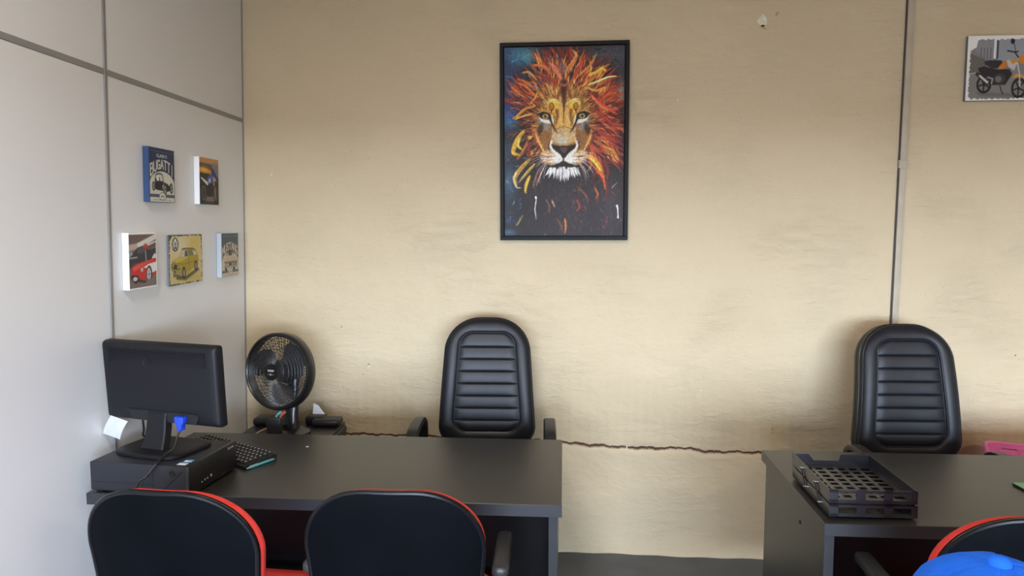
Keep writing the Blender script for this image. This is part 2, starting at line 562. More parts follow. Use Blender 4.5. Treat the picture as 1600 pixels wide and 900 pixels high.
# ------------------------------------------------------------------ executive chairs (local front is -y)
def exec_chair(name, label, loc, rz, arm_drop=0.0):
    t = thing(name, label, 'chair', loc, rz, 'black leather executive chairs')
    H = 0.545
    wb, wt = 0.203, 0.182
    def bend(x, y, z):
        # lumbar curve and slight wrap, then recline
        y2 = y - 0.020 * math.sin(PI * z / H) - 0.30 * x * x
        return (x, y2, z)
    TB = Matrix.Translation((0, 0.20, 0.600)) @ Matrix.Rotation(math.radians(-9), 4, 'X')
    def P(x, y, z): return TB @ Vector(bend(x, y, z))
    def ring(ins, y):
        return [P(x, y, z) for x, z in rtrap(wb - ins, wt - ins, ins, H - ins, max(0.012, 0.085 - ins * 0.38), max(0.012, 0.150 - ins * 1.5), 12, 8)]
    bm = bmesh.new()
    prof = [(0.0, 0.030), (0.0, 0.0), (0.003, -0.015), (0.010, -0.025), (0.022, -0.032), (0.038, -0.035), (0.053, -0.034), (0.060, -0.031), (0.063, -0.022)]
    loft(bm, [ring(i, y) for i, y in prof])
    back = obj('backrest', bm, M_leather, t, angle=60)
    bm = bmesh.new()
    loft(bm, [ring(0.0, 0.0305), ring(-0.003, 0.036), ring(-0.002, 0.052), ring(0.012, 0.062), ring(0.05, 0.070)])
    obj('back_shell', bm, M_plastic, back, angle=60)
    for ins, y, r in ((-0.001, 0.004, 0.0030), (0.0600, -0.0315, 0.0024), (0.004, -0.018, 0.0016)):
        bm = bmesh.new()
        tube(bm, ring(ins, y), r, 6, closed=True)
        obj('piping', bm, M_piping, back)
    # eight stitched horizontal channels in the middle
    ins = 0.064
    outl = rtrap(wb - ins, wt - ins, ins, H - ins, 0.06, 0.055, 16, 1)
    def halfw(z):
        best = 0
        n = len(outl)
        for i in range(n):
            (x0, z0), (x1, z1) = outl[i], outl[(i + 1) % n]
            if (z0 - z) * (z1 - z) <= 0 and abs(z1 - z0) > 1e-9:
                best = max(best, x0 + (x1 - x0) * (z - z0) / (z1 - z0))
        return best
    zb, zt = ins, H - ins
    cuts = [zb] + [zb + 0.047 + (zt - zb - 0.047 - 0.060) * k / 6 for k in range(7)] + [zt]
    for a, b in zip(cuts[:-1], cuts[1:]):
        bm = bmesh.new()
        nu, nv = 20, 16
        rows = []
        for j in range(nv + 1):
            s = j / nv
            z = a + (b - a) * min(0.997, max(0.003, s))
            w = max(0.004, halfw(z) - 0.001)
            row = []
            for i in range(nu + 1):
                u = -1 + 2 * i / nu
                q = math.sin(PI * s) ** 0.22 if 0 < s < 1 else 0
                e = (1 - abs(u) ** 10)
                row.append(bm.verts.new(P(u * w, -0.0230 - 0.0078 * q * e, z)))
            rows.append(row)
        for j in range(nv):
            for i in range(nu):
                bm.faces.new((rows[j][i], rows[j][i + 1], rows[j + 1][i + 1], rows[j + 1][i]))
        obj('channel', bm, M_leather, back, angle=70)
    # seat
    bm = bmesh.new()
    def sring(ins, z):
        return [(x, -zz + 0.25, z - 0.05 * max(0, (zz - 0.38)) ) for x, zz in rtrap(0.235 - ins, 0.25 - ins, ins, 0.50 - ins, max(0.02, 0.07 - ins), max(0.02, 0.10 - ins), 8, 5)]
    loft(bm, [sring(0.03, 0.395), sring(0.0, 0.41), sring(0.0, 0.45), sring(0.012, 0.475), sring(0.04, 0.49), sring(0.10, 0.487)])
    obj('seat', bm, M_leather, t, angle=60)
    bm = bmesh.new()
    box(bm, (-0.035, 0.22, 0.405), (0.035, 0.262, 0.43), 0.006)
    tube(bm, [(0, 0.245, 0.415), (0, 0.285, 0.45), (0, 0.292, 0.55), (0, 0.292, 0.70)], [0.022, 0.022, 0.022, 0.018], 8)
    obj('back_bracket', bm, M_plastic, t)
    # loop armrests
    for s in (-1, 1):
        loop = [(-0.105, 0.39), (-0.150, 0.50), (-0.165, 0.61), (-0.158, 0.690), (-0.130, 0.733), (-0.085, 0.748), (0.03, 0.750), (0.085, 0.738), (0.115, 0.70), (0.118, 0.62), (0.095, 0.50), (0.06, 0.39)]
        # smooth the path
        pts = []
        n = len(loop)
        for i in range(n - 1):
            p0, p1, p2, p3 = loop[max(i - 1, 0)], loop[i], loop[i + 1], loop[min(i + 2, n - 1)]
            for k in range(5):
                u = k / 5
                pts.append(tuple(0.5 * ((2 * p1[c]) + (-p0[c] + p2[c]) * u + (2 * p0[c] - 5 * p1[c] + 4 * p2[c] - p3[c]) * u * u + (-p0[c] + 3 * p1[c] - 3 * p2[c] + p3[c]) * u ** 3) for c in (0, 1)))
        pts.append(loop[-1])
        bm = bmesh.new()
        rings = []
        for i, (y, z) in enumerate(pts):
            a, b = pts[max(i - 1, 0)], pts[min(i + 1, len(pts) - 1)]
            ty, tz = b[0] - a[0], b[1] - a[1]
            l = math.hypot(ty, tz)
            ny, nz = -tz / l, ty / l
            hw, th = 0.0235, 0.0115
            sec = [(-hw, -th * 0.5), (-hw * 0.8, -th), (hw * 0.8, -th), (hw, -th * 0.5), (hw, th * 0.5), (hw * 0.8, th), (-hw * 0.8, th), (-hw, th * 0.5)]
            rings.append([(s * 0.264 + sx, y + ny * sn, (z + nz * sn) - (arm_drop + (0.024 if s > 0 and arm_drop else 0)) * max(0, min(1, (z - 0.39) / 0.30))) for sx, sn in sec])
        loft(bm, rings)
        obj('armrest', bm, M_plastic, t, angle=50)
    obj('seat_plate', B((-0.15, -0.1, 0.375), (0.15, 0.14, 0.396), 0.006), M_steel, t)
    for s in (-1, 1):
        obj('arm_bracket', B((min(s * 0.14, s * 0.285), -0.11, 0.378), (max(s * 0.14, s * 0.285), 0.07, 0.392), 0.004), M_steel, t)
    obj('gas_lift', lathe(bmesh.new(), [(0, 0.09), (0.027, 0.09), (0.027, 0.24), (0.015, 0.242), (0.015, 0.376), (0, 0.376)], 20), M_steel, t)
    for k in range(5):
        a = 2 * PI * k / 5 + 0.35
        c, sn = math.cos(a), math.sin(a)
        bm = bmesh.new()
        tube(bm, [(0.02 * c, 0.02 * sn, 0.105), (0.15 * c, 0.15 * sn, 0.09), (0.275 * c, 0.275 * sn, 0.068)], [0.026, 0.020, 0.014], 8)
        leg = obj('base_leg', bm, M_plastic, t)
        bm = bmesh.new()
        Mw = Matrix.Translation((0.275 * c, 0.275 * sn, 0.026)) @ Matrix.Rotation(a, 4, 'Z') @ Matrix.Rotation(PI / 2, 4, 'X')
        for dz in (-0.015, 0.015):
            lathe(bm, [(0, -0.008), (0.022, -0.008), (0.026, -0.004), (0.026, 0.004), (0.022, 0.008), (0, 0.008)], 18, Mw @ Matrix.Translation((0, 0, dz)))
        tube(bm, [(0.275 * c, 0.275 * sn, 0.02), (0.275 * c, 0.275 * sn, 0.07)], 0.007, 8)
        obj('caster', bm, M_plastic, leg)
    return t
exec_chair('executive_chair', 'black leather executive chair with channelled back below the lion picture', (-0.362, 2.86, 0), math.radians(3))
exec_chair('executive_chair', 'black leather executive chair behind the right desk, below the conduit', (1.335, 2.80, 0), math.radians(3), 0.052)

# ------------------------------------------------------------------ visitor chairs (local front is +y)
def visitor_chair(name, label, loc, rz, arms):
    t = thing(name, label, 'chair', loc, rz, 'red and black visitor chairs')
    H = 0.40
    wb, wt = 0.212, 0.222
    TB = Matrix.Translation((0, -0.225, 0.525)) @ Matrix.Rotation(math.radians(8), 4, 'X')
    def P(x, y, z):
        return TB @ Vector((x, y + 0.55 * x * x + 0.010 * math.sin(PI * z / H), z))
    def ring(ins, y):
        return [P(x, y, z) for x, z in rtrap(wb - ins, wt - ins, ins, H - ins, max(0.02, 0.12 - ins), max(0.02, 0.168 - ins), 14, 8)]
    def cring(ins, y):
        return [P(x, y, z * (H - 0.013) / H) for x, z in rtrap(wb - ins, wt - ins, ins, H - ins, max(0.02, 0.12 - ins), max(0.02, 0.168 - ins), 14, 8)]
    bm = bmesh.new()
    loft(bm, [ring(0.004, 0.012), ring(0.0, 0.006), ring(0.0, -0.004), ring(0.010, -0.0075), ring(0.05, -0.013), ring(0.10, -0.017), ring(0.15, -0.018)])
    back = obj('back_shell', bm, M_shell, t, angle=60)
    bm = bmesh.new()
    tube(bm, ring(0.0035, -0.003), 0.0062, 8, closed=True)
    obj('rim_trim', bm, M_trim, back)
    bm = bmesh.new()
    loft(bm, [cring(0.010, 0.010), cring(0.002, 0.014), cring(0.002, 0.036), cring(0.009, 0.046), cring(0.026, 0.052), cring(0.06, 0.055)])
    obj('back_cushion', bm, M_red, t, angle=60)
    # seat
    def sring(ins, z):
        return [(x, zz - 0.17, z) for x, zz in rtrap(0.205 - ins, 0.218 - ins, ins, 0.45 - ins, max(0.02, 0.08 - ins), max(0.02, 0.11 - ins), 8, 5)]
    bm = bmesh.new()
    loft(bm, [sring(0.006, 0.42), sring(0.0, 0.43), sring(0.0, 0.455), sring(0.012, 0.47), sring(0.05, 0.475)])
    obj('seat_cushion', bm, M_red, t, angle=60)
    bm = bmesh.new()
    loft(bm, [sring(0.05, 0.398), sring(0.01, 0.404), sring(-0.001, 0.415), sring(-0.001, 0.424), sring(0.006, 0.426)])
    obj('seat_shell', bm, M_shell, t, angle=60)
    bm = bmesh.new()
    rings = []
    for y, z in ((0.02, 0.392), (-0.12, 0.390), (-0.20, 0.402), (-0.245, 0.44), (-0.262, 0.52), (-0.272, 0.62), (-0.283, 0.70)):
        rings.append([(x, y + dy, z + dz) for x, dy, dz in ((-0.035, 0, -0.004), (0.035, 0, -0.004), (0.035, 0.004, 0.004), (-0.035, 0.004, 0.004))])
    loft(bm, rings)
    obj('back_bracket', bm, M_steel, t, smooth=False)
    # sled base of bent tube, one per side
    for s in (-1, 1):
        bm = bmesh.new()
        tube(bm, [(s * 0.16, -0.12, 0.39), (s * 0.20, -0.135, 0.37), (s * 0.215, -0.17, 0.20), (s * 0.225, -0.20, 0.03), (s * 0.225, -0.185, 0.013), (s * 0.225, 0.20, 0.013), (s * 0.225, 0.225, 0.03), (s * 0.215, 0.19, 0.20), (s * 0.20, 0.16, 0.37), (s * 0.16, 0.15, 0.39)], 0.0125, 10)
        obj('sled_leg', bm, M_steel, t)
    for y in (-0.12, 0.15):
        obj('cross_bar', tube(bmesh.new(), [(-0.165, y, 0.39), (0.165, y, 0.39)], 0.0115, 8), M_steel, t)
    if arms:
        for s in (-1, 1):
            bm = bmesh.new()
            pad = rtrap(0.0225, 0.0215, -0.12, 0.125, 0.018, 0.018, 6, 3)
            def pring(ins, z): 
                return [(s * 0.25 + x * (1 - ins / 0.0225), y * (1 - ins / 0.13), z - 0.25 * max(0, y - 0.07) ** 2 * 10 * 0.3) for x, y in pad]
            loft(bm, [pring(0.004, 0.634), pring(0, 0.638), pring(0, 0.654), pring(0.003, 0.659), pring(0.008, 0.661)])
            pd = obj('armrest_pad', bm, M_armpad, t, angle=50)
            bm = bmesh.new()
            rings = []
            for y, z, hw in ((0.06, 0.636, 0.022), (0.02, 0.615, 0.020), (-0.01, 0.55, 0.017), (-0.005, 0.47, 0.018), (0.02, 0.42, 0.022), (0.03, 0.39, 0.024)):
                rings.append([(s * 0.25 + a, y + b, z) for a, b in ((-0.011, -hw * 1.3), (0.011, -hw * 1.3), (0.013, 0), (0.011, hw * 1.3), (-0.011, hw * 1.3), (-0.013, 0))])
            loft(bm, rings)
            obj('armrest_post', bm, M_plastic, t, angle=50)
            bm = bmesh.new()
            box(bm, (min(s * 0.15, s * 0.262), 0.005, 0.384), (max(s * 0.15, s * 0.272), 0.055, 0.394), 0.002)
            obj('armrest_bracket', bm, M_steel, t)
    return t
visitor_chair('visitor_chair', 'armless visitor chair with black back and red cushion beside the partition', (-0.962, 1.88, 0), math.radians(-3), False)
visitor_chair('visitor_chair', 'red visitor chair with armrests at the middle of the left desk', (-0.443, 1.93, 0), math.radians(2), True)
visitor_chair('visitor_chair', 'red visitor chair with armrests in front of the right desk', (1.030, 1.885, 0), math.radians(-1), True)

# ------------------------------------------------------------------ computer on the left desk
CASE_R = math.radians(-4)
CZ = 0.7505
pc = thing('desktop_computer', 'flat black desktop computer lying on the left desk under the monitor', 'computer', (-1.436, 2.018, CZ), CASE_R)
cw, cd, ch = 0.322, 0.260, 0.0925
body = obj('body', B((0, 0, 0.006), (cw - 0.012, cd, ch), 0.003), M_case, pc)
# groove around the lid, lock hole and diagonal crease on the side towards the camera
obj('lid_seam', B((0.004, -0.0006, 0.032), (0.205, 0.001, 0.0336)), M_dark, body, smooth=False)
obj('lid_seam', B((0.205, -0.0006, 0.012), (0.2064, 0.001, 0.075)), M_dark, body, smooth=False)
Mh = Matrix.Translation((0.268, -0.0005, 0.069)) @ Matrix.Rotation(PI / 2, 4, 'X')
obj('lock_hole', lathe(bmesh.new(), [(0, -0.001), (0.0075, -0.001), (0.0085, 0.0006), (0.0095, 0.001), (0.0085, 0.0018), (0.006, 0.0005), (0, 0.0004)], 20, Mh), M_dark, body)
bm = bmesh.new()
tube(bm, [(0.236, -0.0004, 0.018), (0.300, -0.0004, 0.076)], 0.0009, 5)
obj('crease', bm, M_dark, body)
bez = obj('front_bezel', B((cw - 0.0125, -0.002, 0.004), (cw, cd + 0.001, ch + 0.001), 0.003), M_bezel, pc)
for x, y in ((0.01, 0.01), (cw - 0.03, 0.01), (0.01, cd - 0.03), (cw - 0.03, cd - 0.03)):
    obj('foot', B((x, y, 0), (x + 0.02, y + 0.02, 0.007), 0.002), M_plastic, pc)
# ports and lights low on the bezel
for y, z, r in ((0.062, 0.026, 0.0026), (0.078, 0.028, 0.0030), (0.091, 0.028, 0.0030), (0.111, 0.030, 0.0042)):
    Mh = Matrix.Translation((cw + 0.0002, y, z)) @ Matrix.Rotation(PI / 2, 4, 'Y')
    obj('jack', lathe(bmesh.new(), [(0, -0.0005), (r, -0.0005), (r, 0.0006), (r * 0.6, 0.0008), (0, 0.0002)], 14, Mh), M_silver, bez)
obj('drive_slot', B((cw - 0.0005, 0.020, 0.058), (cw + 0.0006, 0.19, 0.0595)), M_dark, bez, smooth=False)
bm = bmesh.new()
for j in range(7):
    for i in range(12):
        y, z = 0.135 + i * 0.0075, 0.016 + j * 0.005
        box(bm, (cw - 0.0002, y, z), (cw + 0.0005, y + 0.004, z + 0.0022))
o = obj('vent_holes', bm, M_dark, bez, smooth=False)
def text_obj(name, body_, size, m, parent, M, extrude=0.0002, align='CENTER'):
    cu = bpy.data.curves.new(name, 'FONT')
    cu.body = body_
    cu.size = size
    cu.extrude = extrude
    cu.align_x = align
    cu.resolution_u = 2
    o = bpy.data.objects.new(name, cu)
    COL.objects.link(o)
    dg = bpy.context.evaluated_depsgraph_get()
    me = bpy.data.meshes.new_from_object(o.evaluated_get(dg))
    bpy.data.objects.remove(o)
    me.transform(M)
    o = bpy.data.objects.new(name, me)
    COL.objects.link(o)
    me.materials.clear()
    me.materials.append(m)
    o.parent = parent
    return o
MT = Matrix.Translation((cw + 0.0006, 0.226, 0.078)) @ Matrix(((0, 0, 1, 0), (1, 0, 0, 0), (0, 1, 0, 0), (0, 0, 0, 1)))
text_obj('logo', 'lenovo', 0.013, M_silver, bez, MT)
# stickers on the lid by the bezel edge
obj('sticker', B((cw - 0.048, 0.012, ch + 0.0000), (cw - 0.020, 0.030, ch + 0.0005)), M_stick_w, body, smooth=False)
obj('sticker', B((cw - 0.048, 0.026, ch + 0.0002), (cw - 0.026, 0.034, ch + 0.0007)), M_stick_b, body, smooth=False)
obj('sticker', B((cw - 0.044, 0.040, ch + 0.0000), (cw - 0.020, 0.056, ch + 0.0005)), M_stick_w, body, smooth=False)
obj('sticker', B((cw - 0.036, 0.048, ch + 0.0002), (cw - 0.018, 0.060, ch + 0.0007)), M_stick_b, body, smooth=False)

# monitor, seen from behind, on the computer
MON_R = math.radians(-13.1)
CT = CZ + ch
mon = thing('monitor', 'black flat monitor seen from behind, standing on the desktop computer', 'monitor', (-1.276, 2.155, CT + 0.0008), MON_R)
MW, MH = 0.440, 0.252
TM = Matrix.Translation((0, 0, 0.085)) @ Matrix.Rotation(math.radians(3), 4, 'X')
bm = bmesh.new()
def mring(ins, y, zlow=0.0):
    return [TM @ Vector((x, y, z)) for x, z in rtrap(MW / 2 - ins, MW / 2 - ins, ins + zlow, MH - ins, 0.009, 0.009, 5, 3)]
loft(bm, [mring(0.002, 0.022), mring(0, 0.020), mring(0, 0.004), mring(0.003, -0.006), mring(0.007, -0.011), mring(0.012, -0.0135), mring(0.03, -0.0155), mring(0.06, -0.018)])
housing = obj('housing', bm, M_monitor, mon, angle=35)
bm = bmesh.new()
loft(bm, [mring(0.016, 0.0215), mring(0.016, 0.0228)])
obj('screen', bm, M_screen, housing)
# recessed connector bay along the lower edge
bm = bmesh.new()
prism(bm, [(-0.125, 0.040), (-0.105, 0.008), (0.135, 0.008), (0.148, 0.030), (0.140, 0.040)], -0.0205, -0.012, M=TM)
obj('connector_bay', bm, M_dark, housing, smooth=False)
# fine ventilation ribs at the top
bm = bmesh.new()
for k in range(9):
    z = MH - 0.022 - k * 0.0055
    box(bm, (-0.185, -0.0185, z), (0.185, -0.012, z + 0.0018), M=TM)
obj('vent_ribs', bm, M_monitor, housing, smooth=False)
bm = bmesh.new()
ML = TM @ Matrix.Translation((-0.035, -0.0188, 0.195)) @ Matrix.Rotation(PI / 2, 4, 'X')
lathe(bm, [(0.0125, -0.0006), (0.0140, 0.0005), (0.0140, 0.0010), (0.0125, 0.0008)], 28, ML)
tube(bm, [ML @ Vector(p) for p in ((-0.003, 0.009, 0.0006), (-0.006, -0.004, 0.0006))], 0.0008, 5)
tube(bm, [ML @ Vector(p) for p in ((0.004, 0.004, 0.0006), (0.000, -0.009, 0.0006))], 0.0008, 5)
obj('round_logo', bm, M_plastic, housing)
# neck and foot
bm = bmesh.new()
rings = []
for z, y, hw in ((0.120, -0.022, 0.033), (0.100, -0.026, 0.034), (0.070, -0.030, 0.035), (0.040, -0.038, 0.037), (0.018, -0.048, 0.040), (0.010, -0.052, 0.041)):
    rings.append([(-0.006 + x, y + dy, z) for x, dy in ((-hw, -0.004), (hw * 0.9, -0.004), (hw, 0.0), (hw, 0.026), (-hw, 0.026))])
loft(bm, rings)
obj('neck', bm, M_monitor, mon, angle=35)
bm = bmesh.new()
def fring(ins, z):
    pts = []
    n = 40
    for k in range(n):
        a = 2 * PI * k / n
        c, s = math.cos(a), math.sin(a)
        e = 2 / 6.5
        x = (0.122 - ins) * math.copysign(abs(c) ** e, c)
        y = (0.088 - ins) * math.copysign(abs(s) ** e, s)
        pts.append((x - 0.001, y - 0.005 - 0.016 * (1 - (x / 0.122) ** 2) * (1 if s < 0 else 0), z))
    return pts
loft(bm, [fring(0.004, 0.0), fring(0.0, 0.003), fring(0.0, 0.010), fring(0.003, 0.013), fring(0.012, 0.0142)])
obj('foot', bm, M_monitor, mon, angle=40)
# blue video plug in its bay
VG = Matrix.Translation((-1.276, 2.155, CT + 0.0008)) @ Matrix.Rotation(MON_R, 4, 'Z')
vplug = thing('video_cable', 'video cable with bright blue plug hanging from the monitor', 'cable', (0, 0, 0))
bm = bmesh.new()
pl = [(-0.0165, 0.0), (0.0165, 0.0), (0.0165, -0.016), (0.010, -0.024), (0.007, -0.042), (-0.007, -0.042), (-0.010, -0.024), (-0.0165, -0.016)]
prism(bm, [(x + 0.090, z + 0.118) for x, z in pl], -0.042, -0.022, M=VG, bevel=0.002)
obj('plug', bm, M_blue, vplug)
def smooth_path(P, n=10):
    P = [Vector(p) for p in P]
    out = []
    for i in range(len(P) - 1):
        p0, p1, p2, p3 = P[max(i - 1, 0)], P[i], P[i + 1], P[min(i + 2, len(P) - 1)]
        for k in range(n):
            u = k / n
            out.append(0.5 * ((2 * p1) + (p2 - p0) * u + (2 * p0 - 5 * p1 + 4 * p2 - p3) * u * u + (3 * p1 - p0 - 3 * p2 + p3) * u ** 3))
    out.append(P[-1])
    return out
p0 = VG @ Vector((0.090, -0.032, 0.078))
path = [p0, p0 + Vector((-0.008, -0.006, -0.016)), (-1.201, 2.070, 0.876), (-1.215, 2.045, 0.862), (-1.217, 2.010, 0.852), (-1.212, 1.988, 0.848), (-1.236, 1.976, 0.817), (-1.258, 1.970, 0.796), (-1.29, 1.972, 0.70), (-1.285, 1.975, 0.60), (-1.28, 1.985, 0.40)]
bm = bmesh.new()
tube(bm, smooth_path(path), 0.0032, 8)
obj('cord', bm, M_cable, vplug)
bm = bmesh.new()
q = [VG @ Vector(p) for p in ((-0.078, -0.012, 0.112), (-0.084, -0.004, 0.085), (-0.098, 0.012, 0.05), (-0.118, 0.030, 0.022), (-0.125, 0.075, 0.010), (-0.12, 0.115, 0.004))]
tube(bm, smooth_path(q), 0.0034, 8)
o = obj('power_cable', bm, M_cable)
tag(o, 'black power cable dropping behind the monitor neck', 'cable')
# white paper slip stuck under the monitor's lower left corner
bm = bmesh.new()
rows = []
for j in range(9):
    u = j / 8
    row = []
    for i in (0, 1):
        x = -0.200 + i * 0.068 - 0.040 * u + 0.010 * u * u
        row.append((x, -0.016 - 0.006 * math.sin(u * 2.2), 0.094 - 0.060 * u - 0.014 * i))
    rows.append([VG @ Vector(p) for p in row])
bm_rows = [[bm.verts.new(p) for p in r] for r in rows]
for a, b in zip(bm_rows[:-1], bm_rows[1:]):
    bm.faces.new((a[0], a[1], b[1], b[0]))
bmesh.ops.solidify(bm, geom=list(bm.faces), thickness=0.0004)
o = obj('paper_slip', bm, M_white)
tag(o, 'white paper slip hanging from the lower left corner of the monitor', 'paper')

# keyboard poking out behind the computer
kb = thing('keyboard', 'black keyboard poking out beside the desktop computer', 'keyboard', (-1.004, 2.356, 0.7503), math.radians(-30))
# local: x runs from the visible end towards -x, y from front (-) to back
KL, KD = 0.40, 0.125
bm = bmesh.new()
prism(bm, [(0, 0.003), (KD, 0.003), (KD, 0.009), (KD - 0.005, 0.013), (0.01, 0.022), (0, 0.019)], -KL, 0, M=Matrix.Rotation(-PI / 2, 4, 'Z'))
kbody = obj('key_deck', bm, M_plastic, kb, smooth=False)
bb = [Vector(v) for v in kbody.bound_box]
KX0, KX1 = min(v.x for v in bb), max(v.x for v in bb)
KY0, KY1 = min(v.y for v in bb), max(v.y for v in bb)
kme = None
keys_n = 0
for r in range(6):
    for c in range(19):
        x = KX1 - 0.010 - c * 0.0198 - 0.0155
        y = KY0 + 0.009 + r * 0.0188
        if kme is None:
            bm = bmesh.new()
            box(bm, (0, 0, 0), (0.0158, 0.0158, 0.0075), 0.0022, 1)
            k0 = obj('key', bm, M_key, kb, smooth=False)
            kme = k0.data
            bm = bmesh.new()
            box(bm, (0.004, 0.006, 0.0074), (0.0085, 0.012, 0.0078))
            l0 = obj('key_legend', bm, M_legend, k0, smooth=False)
            kk, ll = k0, l0
        else:
            kk = bpy.data.objects.new('key', kme); COL.objects.link(kk); kk.parent = kb
            ll = bpy.data.objects.new('key_legend', l0.data); COL.objects.link(ll); ll.parent = kk
        slope = (y - KY0) / KD
        kk.location = (x, y, 0.0115 + 0.009 * slope)
        kk.rotation_euler = (math.radians(4.2), 0, 0)

pen = thing('pen', 'teal pen lying on the left desk beside the keyboard', 'pen', (-1.058, 2.244, 0.7505), math.radians(66))
def along(prof, n=12, z=0.0046):
    return lathe(bmesh.new(), prof, n, Matrix.Translation((0, 0, z)) @ Matrix.Rotation(PI / 2, 4, 'Y'))
obj('barrel', along([(0, 0.010), (0.0040, 0.010), (0.0042, 0.014), (0.0042, 0.108), (0.0036, 0.110), (0, 0.110)]), M_teal, pen)
obj('tip', along([(0, 0.126), (0.0007, 0.1255), (0.0030, 0.114), (0.0036, 0.110), (0, 0.1098)]), M_silver, pen)
obj('plunger', along([(0, 0.0), (0.0018, 0.0), (0.0022, 0.002), (0.0022, 0.0101), (0, 0.0101)]), M_silver, pen)
obj('clip', B((0.012, -0.0012, 0.0086), (0.046, 0.0012, 0.0098), 0.0004, 1), M_silver, pen)

o = obj('paper_scrap', B((-0.958, 2.50, 0.7503), (-0.948, 2.508, 0.7513), 0.0003, 1), M_white)
tag(o, 'tiny white scrap lying on the left desktop near the fan', 'paper scrap')

# ------------------------------------------------------------------ corner behind the left desk: stand, printer, fan
st = thing('side_stand', 'low black stand in the corner under the printer', 'stand', (-1.245, 3.06, 0), math.radians(3.0))
obj('top_board', B((-0.25, -0.22, 0.475), (0.25, 0.22, 0.50), 0.002), M_desk, st, smooth=False)
for sx in (-1, 1):
    for sy in (-1, 1):
        obj('leg', B((sx * 0.225 - 0.018, sy * 0.195 - 0.018, 0), (sx * 0.225 + 0.018, sy * 0.195 + 0.018, 0.476)), M_desk, st, smooth=False)
obj('shelf', B((-0.24, -0.21, 0.15), (0.24, 0.21, 0.168), 0.002), M_desk, st, smooth=False)

pr = thing('printer', 'black printer in the corner behind the left desk, under the fan', 'printer', (-1.238, 3.06, 0.5005), math.radians(3.0))
obj('body', B((-0.205, -0.16, 0.0), (0.205, 0.17, 0.128), 0.012, 3), M_plastic, pr)
obj('lid', B((-0.200, -0.155, 0.1285), (0.200, 0.165, 0.142), 0.006, 2), M_plastic, pr)
obj('side_rail', B((-0.195, 0.06, 0.1425), (-0.055, 0.15, 0.178), 0.014, 3), M_plastic, pr)
obj('side_rail', B((0.075, 0.05, 0.1425), (0.198, 0.14, 0.176), 0.014, 3), M_plastic, pr)
obj('paper_feed', B((0.035, 0.085, 0.1425), (0.12, 0.16, 0.182), 0.010, 3), M_plastic, pr)
obj('control_panel', B((-0.19, -0.168, 0.070), (0.19, -0.158, 0.120), 0.004, 2), M_tray, pr)

PT = 0.5005 + 0.1425
bx = thing('power_adapter', 'small black adapter box in front of the fan column', 'adapter', (-1.245, 2.914, PT + 0.0005), math.radians(4))
obj('case', B((-0.034, -0.014, 0.0), (0.030, 0.012, 0.100), 0.008, 3), M_plastic, bx)
obj('plug_face', B((-0.024, -0.016, 0.012), (0.018, -0.013, 0.060), 0.001, 1), M_dark, bx)
for nm, dx, m, lab in (('wire', 0.004, M_wire_t, 'short teal wire rising behind the adapter box'), ('wire', 0.022, M_wire_r, 'short red wire rising behind the adapter box')):
    bm = bmesh.new()
    x0 = -1.243 + dx
    tube(bm, smooth_path([(x0, 2.912, PT + 0.096), (x0 + 0.004, 2.910, PT + 0.106), (x0 + 0.012, 2.908, PT + 0.115), (x0 + 0.024, 2.910, PT + 0.124)]), 0.0052, 6)
    tag(obj(nm, bm, m), lab, 'wire')
bm = bmesh.new()
tube(bm, smooth_path([(-1.375, 2.93, PT + 0.004), (-1.352, 2.925, PT + 0.006), (-1.335, 2.93, PT + 0.022), (-1.31, 2.945, PT + 0.036), (-1.292, 2.955, PT + 0.040)]), 0.0028, 6)
tag(obj('wire', bm, M_wire_b), 'thin tan wire lying on the printer lid', 'wire')
bm = bmesh.new()
prism(bm, [(-0.014, 0.0), (0.044, 0.0), (0.012, 0.040), (-0.012, 0.050)], 0, 0.0006, M=Matrix.Translation((-1.175, 3.20, PT + 0.037)) @ Matrix.Rotation(math.radians(-14), 4, 'X'))
tag(obj('paper_sheet', bm, M_white, smooth=False), 'white paper corner standing behind the fan column', 'paper')

fan = thing('desk_fan', 'black desk fan with round grille in the corner', 'fan', (-1.222, 3.022, PT + 0.0005), math.radians(-16))
bm = bmesh.new()
lathe(bm, [(0, 0), (0.088, 0), (0.092, 0.004), (0.090, 0.012), (0.070, 0.020), (0.035, 0.027), (0, 0.028)], 40, Matrix.Translation((0.0, -0.01, 0)) @ Matrix.Diagonal((1, 0.92, 1, 1)))
obj('base', bm, M_fan, fan)
bm = bmesh.new()
rings = []
for z, y, a, b in ((0.022, 0.0, 0.036, 0.030), (0.05, 0.002, 0.031, 0.026), (0.09, 0.008, 0.027, 0.023), (0.14, 0.016, 0.025, 0.021), (0.20, 0.024, 0.024, 0.020), (0.25, 0.03, 0.022, 0.018)):
    rings.append([(1.2 * a * math.cos(2 * PI * k / 20), y + b * math.sin(2 * PI * k / 20), z) for k in range(20)])
loft(bm, rings)
obj('column', bm, M_fan, fan)
for k in range(3):
    obj('button', B((-0.018 + k * 0.013, -0.034, 0.030), (-0.008 + k * 0.013, -0.026, 0.045), 0.002), M_plastic, fan)
HC = Matrix.Translation((-0.022, -0.045, 0.278)) @ Matrix.Rotation(math.radians(-6), 4, 'X') @ Matrix.Rotation(PI / 2, 4, 'X')   # z local = towards the front
RG = 0.158
obj('motor_housing', lathe(bmesh.new(), [(0, -0.135), (0.030, -0.132), (0.048, -0.118), (0.054, -0.095), (0.054, -0.052), (0.045, -0.045), (0, -0.045)], 28, HC), M_fan, fan)
def dome_f(r): return 0.044 * (1 - (r / RG) ** 2.6)
def dome_b(r): return -0.034 - 0.040 * (1 - (r / RG) ** 3.0)
